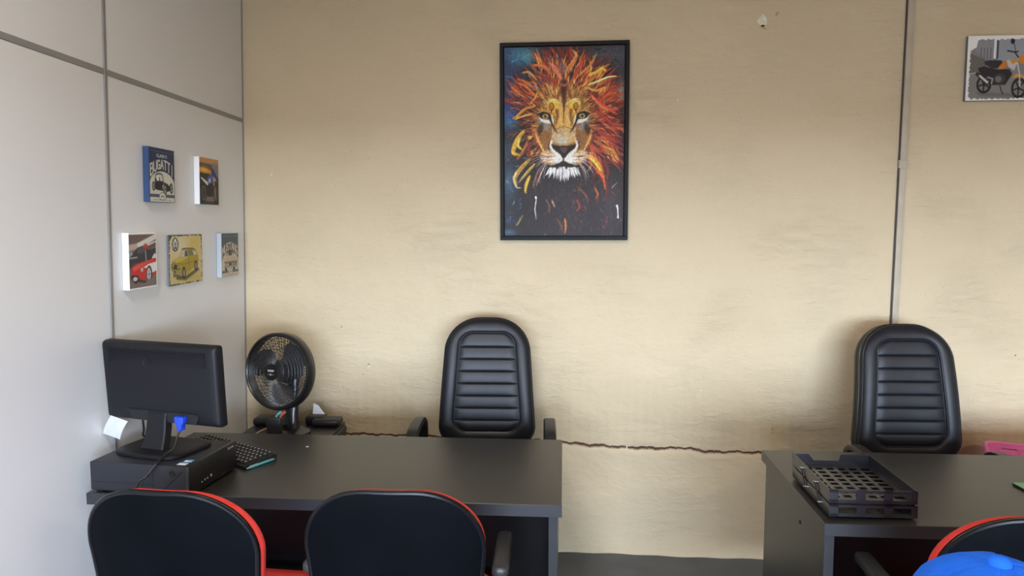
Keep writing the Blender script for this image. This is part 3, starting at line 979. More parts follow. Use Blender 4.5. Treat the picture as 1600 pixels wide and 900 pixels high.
def grille(dome, r_in, nrad, twist, rings):
    bm = bmesh.new()
    for k in range(nrad):
        a0 = 2 * PI * k / nrad
        pts = []
        for j in range(9):
            r = r_in + (RG - 0.004 - r_in) * j / 8
            a = a0 + twist * (j / 8) ** 1.3
            pts.append(HC @ Vector((r * math.cos(a), r * math.sin(a), dome(r))))
        tube(bm, pts, 0.00125, 4, cap=False)
    for r in rings:
        tube(bm, [HC @ Vector((r * math.cos(2 * PI * k / 56), r * math.sin(2 * PI * k / 56), dome(r))) for k in range(56)], 0.0013, 4, closed=True)
    return bm
fg = obj('front_grille', grille(dome_f, 0.026, 76, 0.62, [0.06, 0.082, 0.096, 0.108, 0.119, 0.129, 0.139, 0.148]), mat('grille_plastic', (0.022, 0.022, 0.024), 0.35, spec=0.6), fan)
obj('rear_grille', grille(dome_b, 0.045, 48, -0.4, [0.07, 0.10, 0.125, 0.145]), M_fan, fan)
obj('rim', lathe(bmesh.new(), [(0.150, 0.012), (0.154, 0.016), (0.160, 0.015), (0.1645, 0.009), (0.1650, -0.034), (0.161, -0.040), (0.154, -0.038), (0.151, -0.010), (0.150, 0.012)], 72, HC), M_fan, fan)
hub = obj('badge', lathe(bmesh.new(), [(0, 0.0475), (0.029, 0.0472), (0.0345, 0.0455), (0.036, 0.042), (0.032, 0.040), (0, 0.040)], 36, HC), M_badge, fg)
bm = bmesh.new()
for x0, x1, y0, y1 in ((-0.016, 0.016, 0.004, 0.0095), (-0.012, 0.012, 0.0015, 0.0028), (-0.016, 0.016, -0.0105, -0.0095), (-0.0032, 0.0032, -0.0135, -0.0070)):
    box(bm, (x0, y0, 0.0474), (x1, y1, 0.0480), M=HC)
obj('badge_print', bm, M_silver, hub, smooth=False)
for k in range(3):
    bm = bmesh.new()
    rows = []
    for j in range(9):
        r = 0.044 + (0.138 - 0.044) * j / 8
        row = []
        wd = 0.50 + 0.42 * math.sin(PI * min(1, j / 8 * 0.95 + 0.05))
        for i in range(7):
            u = -1 + 2 * i / 6
            a = 2 * PI * k / 3 + 0.5 + u * wd * 0.72 + 0.30 * j / 8
            row.append(HC @ Vector((r * math.cos(a), r * math.sin(a), -0.010 + 0.016 * u * (0.35 + 0.65 * (1 - j / 10)))))
        rows.append([bm.verts.new(p) for p in row])
    for j in range(8):
        for i in range(6):
            bm.faces.new((rows[j][i], rows[j][i + 1], rows[j + 1][i + 1], rows[j + 1][i]))
    bmesh.ops.recalc_face_normals(bm, faces=bm.faces)
    bmesh.ops.solidify(bm, geom=list(bm.faces), thickness=0.0016)
    obj('blade', bm, M_blade, fan, angle=60)
obj('blade_hub', lathe(bmesh.new(), [(0, 0.030), (0.022, 0.028), (0.040, 0.018), (0.047, 0.002), (0.047, -0.028), (0, -0.030)], 28, HC), M_blade, fan)

# ------------------------------------------------------------------ document tray on the right desk
tr = thing('document_tray', 'black two-tier document tray on the corner of the right desk', 'document tray', (0.690, 2.005, 0.7503), math.radians(1.0))
TW, TD, WT = 0.232, 0.315, 0.003
def tier(name, z0, h, back_off, notch):
    root = obj(name, B((0, back_off, z0), (TW, back_off + 0.004, z0 + 0.003)), M_tray, tr, smooth=False)
    # lattice floor: frame plus bars, leaving rows of slots open
    bm = bmesh.new()
    x0, x1, y0, y1 = 0.0, TW, back_off, back_off + TD
    nx, ny = 6, 8
    if not notch:
        box(bm, (0, back_off, z0 - 0.0004), (TW, back_off + TD, z0 + 0.0012))
    bx_, by_ = 0.012, 0.013
    px = (TW - 0.03) / nx
    py = (TD - 0.05) / ny
    box(bm, (x0, y0, z0), (x0 + 0.015, y1, z0 + 0.0025))
    box(bm, (x1 - 0.015, y0, z0), (x1, y1, z0 + 0.0025))
    for i in range(1, nx):
        xc = x0 + 0.015 + i * px
        box(bm, (xc - bx_ / 2, y0, z0), (xc + bx_ / 2, y1, z0 + 0.0025))
    for j in range(ny + 1):
        yc = y0 + 0.025 + j * py
        lo = yc - by_ / 2 if j else y0
        hi = yc + by_ / 2 if j < ny else y1
        box(bm, (x0, lo, z0 + 0.0001), (x1, hi, z0 + 0.0024))
    obj('lattice_floor', bm, M_tray, root, smooth=False)
    for xx in (0.0, TW - WT):
        bm = bmesh.new()
        prism(bm, [(y0, z0), (y1, z0), (y1 + 0.012, z0 + h), (y0, z0 + h)], xx, xx + WT, M=Matrix(((0, 1, 0, 0), (1, 0, 0, 0), (0, 0, 1, 0), (0, 0, 0, 1))))
        obj('side_wall', bm, M_tray, root, smooth=False)
    # front rail with three windows
    bm = bmesh.new()
    box(bm, (0, y0 - 0.003, z0), (TW, y0, z0 + h * 0.26))
    box(bm, (0, y0 - 0.003, z0 + h * 0.80), (TW, y0, z0 + h))
    a = 0
    for w0, w1 in ((0.024, 0.072), (0.096, 0.144), (0.168, 0.216)):
        box(bm, (a, y0 - 0.003, z0), (w0, y0, z0 + h))
        a = w1
    box(bm, (a, y0 - 0.003, z0), (TW, y0, z0 + h))
    obj('front_rail', bm, M_tray, root, smooth=False)
    bm = bmesh.new()
    zt = z0 + h
    if notch:
        prism(bm, [(0, z0), (TW, z0), (TW, zt), (TW * 0.62, zt), (TW * 0.60, z0 + h * 0.45), (TW * 0.27, z0 + h * 0.45), (TW * 0.20, zt), (0, zt)], y1 - 0.003, y1)
    else:
        box(bm, (0, y1 - 0.003, z0), (TW, y1, zt))
    obj('back_wall', bm, M_tray, root, smooth=False)
    return root
tier('lower_tier', 0.006, 0.033, 0.0, False)
tier('upper_tier', 0.043, 0.036, 0.003, True)
for x, y in ((0.012, 0.02), (TW - 0.03, 0.02), (0.012, TD - 0.04), (TW - 0.03, TD - 0.04)):
    obj('foot', B((x, y, 0), (x + 0.018, y + 0.018, 0.0065), 0.001, 1), M_plastic, tr)
for y in (0.105, 0.225):
    for xx, sg in ((-0.0035, -1), (TW + 0.0035, 1)):
        bm = bmesh.new()
        tube(bm, [(xx, y - 0.040, 0.020), (xx, y, 0.064)], 0.0022, 6)
        lk = obj('link', bm, M_steel, tr)
        for yy, zz in ((y - 0.040, 0.020), (y, 0.064)):
            obj('pin', lathe(bmesh.new(), [(0, -0.005), (0.0036, -0.005), (0.0036, 0.003), (0.002, 0.0045), (0, 0.005)], 12, Matrix.Translation((xx, yy, zz)) @ Matrix.Rotation(sg * PI / 2, 4, 'Y')), M_chrome, lk)

bm = bmesh.new()
box(bm, (0, 0, 0), (0.22, 0.16, 0.007), 0.002, 1)
gb = thing('notebook', 'green notebook lying on the right desk at the picture edge', 'notebook', (1.338, 2.318, 0.7505), math.radians(-86))
obj('cover', bm, M_green, gb, smooth=False)
obj('page_block', B((0.001, -0.0012, 0.0014), (0.2188, 0.161, 0.0056)), M_dark, gb, smooth=False)

# ------------------------------------------------------------------ pink slotted basket by the back wall
pk = thing('plastic_basket', 'pink slotted plastic basket behind the right desk', 'basket', (1.902, 3.06, 0), math.radians(-23))
def bring(z, sc, dz=0.0):
    return [(x, y, z * 0.912 + dz * (-x)) for x, y in rtrap(0.205 * sc, 0.205 * sc, -0.17 * sc, 0.17 * sc, 0.05, 0.05, 6, 4)]
TILT = 0.0
bm = bmesh.new()
loft(bm, [bring(0.0, 0.78), bring(0.012, 0.79), bring(0.012, 0.75), bring(0.004, 0.74)], True, True)
obj('bottom', bm, M_pink, pk)
bm = bmesh.new()
loft(bm, [bring(0.640, 0.985, TILT), bring(0.632, 1.035, TILT), bring(0.645, 1.05, TILT), bring(0.662, 1.045, TILT), bring(0.668, 1.02, TILT), bring(0.662, 0.985, TILT), bring(0.640, 0.985, TILT)], False, False)
obj('rim', bm, M_pink, pk)
for z in (0.08, 0.20, 0.33, 0.46, 0.575, 0.612):
    bm = bmesh.new()
    sc = 0.79 + 0.20 * z / 0.64
    loft(bm, [bring(z, sc), bring(z + 0.022, sc + 0.006), bring(z + 0.022, sc - 0.012), bring(z, sc - 0.018), bring(z, sc)], False, False)
    obj('hoop', bm, M_pink, pk)
bot, topp = bring(0.008, 0.785), bring(0.642, 1.0, TILT)
n = len(bot)
for k in range(0, n):
    a, b = Vector(bot[k]), Vector(topp[k])
    bm = bmesh.new()
    tube(bm, [a, b], [0.010, 0.0125], 6)
    obj('rib', bm, M_pink, pk)

# ------------------------------------------------------------------ conduit on the back wall
cn = thing('cable_conduit', 'thin cream painted conduit running up the back wall', 'conduit', (1.40, WY, 0.45))
bm = bmesh.new()
box(bm, (-0.008, -0.014, 0.0), (0.019, -0.0005, CEIL - 0.45), 0.003, 2)
obj('duct', bm, M_conduit, cn)
bm = bmesh.new()
tube(bm, [(-0.0115, -0.004, 0.0), (-0.0115, -0.004, CEIL - 0.45)], 0.0034, 8)
obj('cable', bm, mat('duct_shadow_gap', (0.06, 0.05, 0.045), 0.7), cn)  # dark strip painted in for the shadow gap beside the duct
bm = bmesh.new()
box(bm, (-0.015, -0.019, 1.335), (0.022, -0.001, 1.370), 0.002)
obj('coupling', bm, M_conduit, cn)
# the run leans a little to the left towards the floor
cn.rotation_euler = (0, math.radians(0.35), 0)

# ------------------------------------------------------------------ person with the blue cap, low at the right
per = thing('person', 'seated person in a bright blue cap, only the cap showing', 'person', (0.420, 0.74, -0.006))
def skin_body():
    me = bpy.data.meshes.new('body')
    J = {}
    V, R, E = [], [], []
    def add(n, p, r, par=None):
        J[n] = len(V); V.append(p); R.append(r)
        if par: E.append((J[par], J[n]))
    add('pelvis', (0, -0.06, 0.54), (0.15, 0.12))
    add('belly', (0, -0.07, 0.66), (0.14, 0.11), 'pelvis')
    add('chest', (0, -0.06, 0.82), (0.155, 0.11), 'belly')
    add('collar', (0, -0.05, 0.93), (0.11, 0.075), 'chest')
    add('neck', (0, -0.035, 1.00), (0.055, 0.055), 'collar')
    add('skull', (0, -0.01, 1.06), (0.070, 0.080), 'neck')
    add('crown', (0, 0.0, 1.14), (0.074, 0.088), 'skull')
    for s, q in ((-1, 'l'), (1, 'r')):
        add('sh' + q, (s * 0.175, -0.05, 0.91), (0.055, 0.055), 'collar')
        add('el' + q, (s * 0.235, 0.02, 0.66), (0.042, 0.042), 'sh' + q)
        add('wr' + q, (s * 0.15, 0.23, 0.60), (0.028, 0.026), 'el' + q)
        add('pa' + q, (s * 0.125, 0.30, 0.585), (0.036, 0.018), 'wr' + q)
        for f, (fx, fl) in enumerate(((-0.024, 0.070), (-0.008, 0.082), (0.009, 0.078), (0.025, 0.060))):
            add('k%d%s' % (f, q), (s * 0.115 + fx, 0.335, 0.582), (0.009, 0.009), 'pa' + q)
            add('f%d%s' % (f, q), (s * 0.112 + fx, 0.335 + fl * 0.6, 0.572), (0.0085, 0.0085), 'k%d%s' % (f, q))
            add('t%d%s' % (f, q), (s * 0.110 + fx, 0.335 + fl, 0.556), (0.0075, 0.0075), 'f%d%s' % (f, q))
        add('th0' + q, (s * 0.125 - s * 0.045, 0.295, 0.585), (0.010, 0.010), 'pa' + q)
        add('th1' + q, (s * 0.125 - s * 0.062, 0.335, 0.575), (0.009, 0.009), 'th0' + q)
        add('hp' + q, (s * 0.09, -0.03, 0.52), (0.085, 0.085), 'pelvis')
        add('kn' + q, (s * 0.12, 0.38, 0.49), (0.062, 0.062), 'hp' + q)
        add('an' + q, (s * 0.12, 0.40, 0.09), (0.040, 0.040), 'kn' + q)
        add('he' + q, (s * 0.12, 0.39, 0.040), (0.038, 0.035), 'an' + q)
        add('to' + q, (s * 0.125, 0.53, 0.030), (0.040, 0.026), 'he' + q)
    me.from_pydata(V, E, [])
    o = bpy.data.objects.new('body', me)
    COL.objects.link(o)
    md = o.modifiers.new('skin', 'SKIN')
    sk = me.skin_vertices[0].data
    for i, r in enumerate(R):
        sk[i].radius = r
        sk[i].use_root = (i == 0)
    sb = o.modifiers.new('sub', 'SUBSURF')
    sb.levels = sb.render_levels = 3
    dg = bpy.context.evaluated_depsgraph_get()
    dg.update()
    m2 = bpy.data.meshes.new_from_object(o.evaluated_get(dg))
    bpy.data.objects.remove(o)
    o = bpy.data.objects.new('body', m2)
    COL.objects.link(o)
    m2.materials.clear()
    m2.materials.append(M_skin)
    m2.materials.append(M_shirt)
    for p in m2.polygons:
        p.use_smooth = True
        c = p.center
        p.material_index = 1 if (c.z < 0.975 and not (c.y > 0.19 and 0.54 < c.z < 0.64)) else 0
    o.parent = per
    return o
skin_body()
bm = bmesh.new()
tube(bm, [(0.078 * math.cos(2 * PI * k / 32), -0.046 + 0.074 * math.sin(2 * PI * k / 32), 0.968 - 0.012 * math.sin(2 * PI * k / 32)) for k in range(32)], 0.018, 10, closed=True)
obj('shirt_collar', bm, M_shirt, per)
# face features (turned towards the desk)
bm = bmesh.new()
for s in (-1, 1):
    lathe(bm, [(0, -0.011), (0.009, -0.007), (0.0115, 0), (0.009, 0.007), (0, 0.011)], 12, Matrix.Translation((s * 0.030, 0.072, 1.088)))
obj('eyes', bm, M_white, per)
bm = bmesh.new()
tube(bm, [(0, 0.080, 1.085), (0, 0.096, 1.060), (0, 0.098, 1.052)], [0.007, 0.012, 0.010], 8)
for s in (-1, 1):
    tube(bm, [(s * 0.072, -0.008, 1.095), (s * 0.083, -0.016, 1.085), (s * 0.080, -0.010, 1.055)], [0.010, 0.012, 0.007], 8)
obj('nose_and_ears', bm, M_skin, per)
M_hair = mat('dark_hair', (0.012, 0.009, 0.007), 0.6)
bm = bmesh.new()
lathe(bm, [(0.060, -0.05), (0.088, -0.01), (0.092, 0.03), (0.088, 0.06)], 28, Matrix.Translation((0, -0.022, 1.075)))
for v in list(bm.verts):
    if v.co.y > 0.03: bm.verts.remove(v)
obj('hair', bm, M_hair, per)
cap_o = bmesh.new()
NR, NS = 14, 72
rows = []
for j in range(NR + 1):
    u = j / NR
    ph = u * PI / 2
    row = []
    for i in range(NS):
        a = 2 * PI * i / NS
        seam = min(abs(((a / (2 * PI) * 6) % 1) - 0), abs(((a / (2 * PI) * 6) % 1) - 1))
        dip = 0.0040 * math.exp(-(seam / 0.05) ** 2) * math.sin(ph) ** 0.5
        wob = 0.0034 * math.sin(3 * a + 1.0 + u * 3) + 0.0026 * math.sin(5 * a + u * 7) + 0.0016 * math.sin(9 * a - u * 11)
        r = math.sin(ph) ** 0.86
        x = (0.093 + wob - dip) * r * math.cos(a)
        y = (0.108 + wob - dip) * r * math.sin(a)
        z = 1.098 + 0.122 * math.cos(ph) ** 0.92 - dip * 0.5 + 0.004 * math.sin(2 * a) * r
        row.append(cap_o.verts.new((x, y, z)))
    rows.append(row)
for j in range(NR):
    for i in range(NS):
        if j == 0:
            pass
        cap_o.faces.new((rows[j][i], rows[j + 1][i], rows[j + 1][(i + 1) % NS], rows[j][(i + 1) % NS]))
bmesh.ops.remove_doubles(cap_o, verts=cap_o.verts, dist=0.0002)
bmesh.ops.recalc_face_normals(cap_o, faces=cap_o.faces)
cap = obj('cap', cap_o, M_cap, per, angle=80)
cap['label'] = 'bright blue cotton baseball cap'
obj('cap_button', lathe(bmesh.new(), [(0, 0.0085), (0.006, 0.0078), (0.0105, 0.004), (0.0115, 0.0), (0.009, -0.003), (0, -0.004)], 20, Matrix.Translation((0, 0, 1.2195))), M_cap, cap)
bm = bmesh.new()
rws = []
for i in range(17):
    a = math.radians(25 + 130 * i / 16)
    inn = (0.094 * math.cos(a), 0.108 * math.sin(a), 1.100)
    ext = 0.075 * math.sin((i / 16) * PI) ** 0.6
    out = (0.094 * math.cos(a) * 1.02, 0.108 * math.sin(a) + ext, 1.100 - 0.018 * math.sin(i / 16 * PI) - 0.02 * math.cos(a) ** 2)
    rws.append((bm.verts.new(inn), bm.verts.new(out)))
for a, b in zip(rws[:-1], rws[1:]):
    bm.faces.new((a[0], a[1], b[1], b[0]))
bmesh.ops.solidify(bm, geom=list(bm.faces), thickness=0.003)
obj('cap_brim', bm, M_cap, cap, angle=60)
visitor_chair('visitor_chair', 'red visitor chair under the person in the blue cap', (0.425, 0.72, 0), 0, False)

# ------------------------------------------------------------------ painted prints: a small numpy painter, result stored as point colours on a fine grid
class Paint:
    def __init__(self, w, h, scale, bgc, off=(0, 0)):
        self.s = scale; self.off = off
        self.W, self.H = int(round(w * scale)), int(round(h * scale))
        self.a = np.empty((self.H, self.W, 3), np.float32)
        self.a[:] = np.array(bgc, np.float32) / 255
    def _p(self, pts):
        return (np.array(pts, np.float32) - np.array(self.off, np.float32)) * self.s
    def _win(self, lo, hi):
        x0, y0 = max(0, int(lo[0])), max(0, int(lo[1]))
        x1, y1 = min(self.W, int(hi[0]) + 2), min(self.H, int(hi[1]) + 2)
        if x1 <= x0 or y1 <= y0: return None
        yy, xx = np.mgrid[y0:y1, x0:x1].astype(np.float32)
        return x0, y0, x1, y1, xx + 0.5, yy + 0.5
    def _mix(self, w, cov, col):
        x0, y0, x1, y1 = w[:4]
        c = np.array(col, np.float32) / 255
        r = self.a[y0:y1, x0:x1]
        r += (c - r) * cov[..., None]
    def poly(self, pts, col, alpha=1.0, soft=1.0):
        P = self._p(pts)
        w = self._win(P.min(0) - soft - 1, P.max(0) + soft + 1)
        if not w: return
        xx, yy = w[4], w[5]
        d = np.full(xx.shape, 1e9, np.float32)
        ins = np.zeros(xx.shape, bool)
        n = len(P)
        for i in range(n):
            (ax, ay), (bx, by) = P[i], P[(i + 1) % n]
            ex, ey = bx - ax, by - ay
            L = ex * ex + ey * ey + 1e-9
            t = np.clip(((xx - ax) * ex + (yy - ay) * ey) / L, 0, 1)
            d = np.minimum(d, np.hypot(xx - ax - t * ex, yy - ay - t * ey))
            if ay != by:
                cond = ((ay > yy) != (by > yy)) & (xx < ex * (yy - ay) / (by - ay) + ax)
                ins ^= cond
        sd = np.where(ins, -d, d)
        self._mix(w, np.clip(0.5 - sd / soft, 0, 1) * alpha, col)
    def line(self, pts, wd, col, alpha=1.0, soft=1.0):
        P = self._p(pts)
        n = len(P)
        R = (np.array(wd, np.float32) if hasattr(wd, '__len__') else np.full(n, wd, np.float32)) * self.s / 2
        m = R.max() + soft + 1
        w = self._win(P.min(0) - m, P.max(0) + m)
        if not w: return
        xx, yy = w[4], w[5]
        sd = np.full(xx.shape, 1e9, np.float32)
        for i in range(n - 1):
            (ax, ay), (bx, by) = P[i], P[i + 1]
            ex, ey = bx - ax, by - ay
            t = np.clip(((xx - ax) * ex + (yy - ay) * ey) / (ex * ex + ey * ey + 1e-9), 0, 1)
            sd = np.minimum(sd, np.hypot(xx - ax - t * ex, yy - ay - t * ey) - (R[i] + (R[i + 1] - R[i]) * t))
        self._mix(w, np.clip(0.5 - sd / soft, 0, 1) * alpha, col)
    def ell(self, cx, cy, rx, ry, col, alpha=1.0, soft=0.15, rot=0.0):
        """soft is a fraction of the radius"""
        c = self._p([(cx, cy)])[0]
        rx, ry = rx * self.s, ry * self.s
        m = max(rx, ry) * (1 + soft) + 1.5
        w = self._win(c - m, c + m)
        if not w: return
        xx, yy = w[4] - c[0], w[5] - c[1]
        cr, sr = math.cos(rot), math.sin(rot)
        q = np.hypot((xx * cr + yy * sr) / rx, (-xx * sr + yy * cr) / ry)
        sf = max(soft, 1.0 / min(rx, ry))
        self._mix(w, np.clip(0.5 - (q - 1) / sf, 0, 1) * alpha, col)
    def glow(self, cx, cy, rx, ry, col, alpha=1.0, rot=0.0):
        c = self._p([(cx, cy)])[0]
        rx, ry = rx * self.s, ry * self.s
        m = max(rx, ry) * 2.2
        w = self._win(c - m, c + m)
        if not w: return
        xx, yy = w[4] - c[0], w[5] - c[1]
        cr, sr = math.cos(rot), math.sin(rot)
        q = ((xx * cr + yy * sr) / rx) ** 2 + ((-xx * sr + yy * cr) / ry) ** 2
        self._mix(w, np.exp(-q) * alpha, col)
    def ring(self, cx, cy, rx, ry, wd, col, alpha=1.0, a0=0, a1=360, n=40):
        self.line([(cx + rx * math.cos(math.radians(a0 + (a1 - a0) * k / n)), cy + ry * math.sin(math.radians(a0 + (a1 - a0) * k / n))) for k in range(n + 1)], wd, col, alpha)

GLYPH = {  # strokes in a unit box, y down
    'A': [[(0, 1), (0.5, 0), (1, 1)], [(0.2, 0.65), (0.8, 0.65)]],
    'B': [[(0, 0), (0, 1)], [(0, 0), (0.75, 0.05), (0.85, 0.25), (0.7, 0.46), (0, 0.48)], [(0.7, 0.48), (0.95, 0.6), (0.95, 0.85), (0.75, 1), (0, 1)]],
    'C': [[(0.95, 0.15), (0.6, 0), (0.2, 0.1), (0, 0.5), (0.2, 0.9), (0.6, 1), (0.95, 0.85)]],
    'G': [[(0.95, 0.15), (0.6, 0), (0.2, 0.1), (0, 0.5), (0.2, 0.9), (0.6, 1), (0.95, 0.85), (0.95, 0.55), (0.6, 0.55)]],
    'I': [[(0.5, 0), (0.5, 1)]],
    'L': [[(0.1, 0), (0.1, 1), (0.9, 1)]],
    'M': [[(0, 1), (0, 0), (0.5, 0.7), (1, 0), (1, 1)]],
    'N': [[(0, 1), (0, 0), (1, 1), (1, 0)]],
    'S': [[(0.9, 0.12), (0.5, 0), (0.1, 0.15), (0.15, 0.42), (0.85, 0.58), (0.9, 0.85), (0.5, 1), (0.05, 0.88)]],
    'T': [[(0, 0), (1, 0)], [(0.5, 0), (0.5, 1)]],
    'U': [[(0, 0), (0, 0.75), (0.25, 1), (0.75, 1), (1, 0.75), (1, 0)]],
}
def arched_text(p, txt, x0, x1, ytop, ybot, wd, col, gap=0.28):
    """ytop / ybot: functions of x giving the upper and lower line of the lettering"""
    n = len(txt)
    cw_ = (x1 - x0) / (n + (n - 1) * gap)
    for i, ch in enumerate(txt):
        xa = x0 + i * cw_ * (1 + gap)
        for st_ in GLYPH[ch]:
            pts = []
            for k in range(len(st_) - 1):
                for u in (0, 0.5):
                    pts.append((st_[k][0] + (st_[k + 1][0] - st_[k][0]) * u, st_[k][1] + (st_[k + 1][1] - st_[k][1]) * u))
            pts.append(st_[-1])
            q = []
            for gx, gy in pts:
                x = xa + gx * cw_
                q.append((x, ytop(x) + (ybot(x) - ytop(x)) * gy))
            p.line(q, wd, col)

def curve(p0, ang, length, bend_, n=7):
    pts = [p0]
    a = ang
    for k in range(n):
        a += bend_ / n
        pts.append((pts[-1][0] + math.cos(a) * length / n, pts[-1][1] + math.sin(a) * length / n))
    return pts

def paint_lion():
    r = random.Random(11)
    p = Paint(506, 788, 0.5, (36, 27, 25), (42, 55))
    def jit(c, k=18): 
        d = r.uniform(-k, k)
        return tuple(max(0, min(255, v + d + r.uniform(-k / 3, k / 3))) for v in c)
    # ground tones
    for cx, cy, rx, ry, c, a in ((60, 90, 90, 60, (52, 84, 118), 0.9), (135, 95, 55, 38, (62, 150, 170), 0.8), (60, 200, 60, 90, (34, 54, 92), 0.9), (60, 320, 50, 60, (36, 66, 140), 0.85), (70, 360, 40, 35, (70, 130, 175), 0.6), (55, 480, 35, 60, (60, 84, 108), 0.6), (62, 620, 34, 80, (66, 92, 116), 0.85), (65, 760, 30, 60, (44, 58, 72), 0.7), (60, 828, 32, 14, (74, 110, 130), 0.7),
                                 (470, 90, 90, 40, (66, 70, 76), 0.8), (530, 120, 30, 60, (58, 66, 80), 0.7), (532, 250, 18, 50, (150, 150, 150), 0.75), (505, 330, 40, 50, (90, 66, 66), 0.6), (520, 430, 40, 70, (62, 30, 32), 0.8), (330, 720, 170, 120, (50, 40, 42), 0.8), (500, 700, 50, 130, (58, 50, 52), 0.8), (180, 740, 110, 90, (34, 28, 27), 0.8)):
        p.glow(cx, cy, rx, ry, c, a)
    for k in range(420):   # dabbed brush marks on the ground
        x, y = r.uniform(42, 548), r.uniform(55, 843)
        if x < 110 + 40 * r.random(): c = r.choice([(40, 72, 120), (70, 120, 160), (28, 40, 66), (24, 26, 34), (110, 150, 170), (36, 52, 84), (52, 96, 150)])
        elif y > 600: c = r.choice([(44, 34, 33), (60, 46, 44), (30, 23, 22), (78, 52, 44), (66, 62, 66), (92, 46, 34), (52, 48, 52)])
        elif y < 130 and x > 400: c = r.choice([(96, 104, 110), (44, 48, 56), (30, 32, 38), (70, 80, 96)])
        else: c = r.choice([(40, 28, 24), (64, 32, 26), (30, 24, 24)])
        p.line(curve((x, y), r.uniform(-0.5, 0.5) + (1.4 if y > 600 else 0), r.uniform(8, 34), r.uniform(-1, 1), 4), [r.uniform(2, 8), r.uniform(3, 9), 5, 3, 1], jit(c), r.uniform(0.35, 0.8))
    # mane: long flame strokes leaving the face
    fx, fy = 295, 385
    def mane(n, pal, amin, amax, r0, r1, lmin, lmax, wmin, wmax, alpha=(0.55, 0.95)):
        for k in range(n):
            th = math.radians(r.uniform(amin, amax))
            rad = r.uniform(r0, r1)
            x, y = fx + math.cos(th) * rad * 0.92, fy - math.sin(th) * rad * 1.12
            ang = -th + r.uniform(-0.35, 0.35)
            side = 1 if math.cos(th) > 0 else -1
            bend_ = r.uniform(-0.9, 0.9) + side * 0.7 * max(0, 0.6 - math.sin(th))
            L = r.uniform(lmin, lmax)
            wv = r.uniform(wmin, wmax)
            p.line(curve((x, y), ang, L, bend_), [wv * q for q in (0.35, 0.75, 1, 0.95, 0.8, 0.55, 0.3, 0.08)], jit(r.choice(pal), 16), r.uniform(*alpha))
    DARK = [(44, 24, 20), (62, 26, 20), (30, 20, 19), (84, 32, 24)]
    REDS = [(120, 38, 26), (148, 50, 30), (96, 28, 24), (170, 72, 40), (128, 44, 36)]
    ORNG = [(190, 92, 40), (206, 116, 52), (170, 74, 34), (216, 140, 70)]
    YELL = [(222, 168, 62), (232, 186, 84), (206, 148, 58)]
    mane(230, DARK, -40, 150, 90, 215, 50, 110, 12, 26)
    mane(80, DARK, 150, 222, 80, 150, 40, 80, 10, 22)
    mane(170, REDS, 20, 160, 120, 250, 45, 115, 7, 18)
    mane(80, ORNG, 25, 155, 130, 250, 40, 95, 5, 13)
    mane(28, YELL, 35, 130, 150, 250, 35, 75, 3, 9)
    mane(26, [(80, 96, 126), (52, 70, 110), (120, 116, 120)], 70, 150, 170, 260, 25, 60, 4, 10)
    mane(130, REDS, -48, 35, 105, 235, 50, 115, 7, 18)
    mane(70, ORNG + [(176, 46, 40), (150, 40, 38)], -45, 40, 110, 225, 40, 100, 5, 12)
    mane(90, [(110, 60, 30), (70, 36, 24), (150, 84, 40), (54, 30, 24)], 145, 228, 90, 165, 35, 75, 5, 12)
    mane(40, ORNG + YELL, 150, 222, 100, 160, 30, 62, 3, 8)
    mane(260, [(34, 22, 20), (48, 24, 20), (24, 18, 18), (70, 30, 24), (58, 40, 34)], -45, 215, 95, 235, 25, 70, 2, 6, (0.5, 0.9))
    mane(110, [(228, 176, 110), (236, 206, 150), (206, 120, 70), (190, 90, 60)], -40, 200, 100, 225, 18, 50, 1.2, 2.8, (0.4, 0.8))
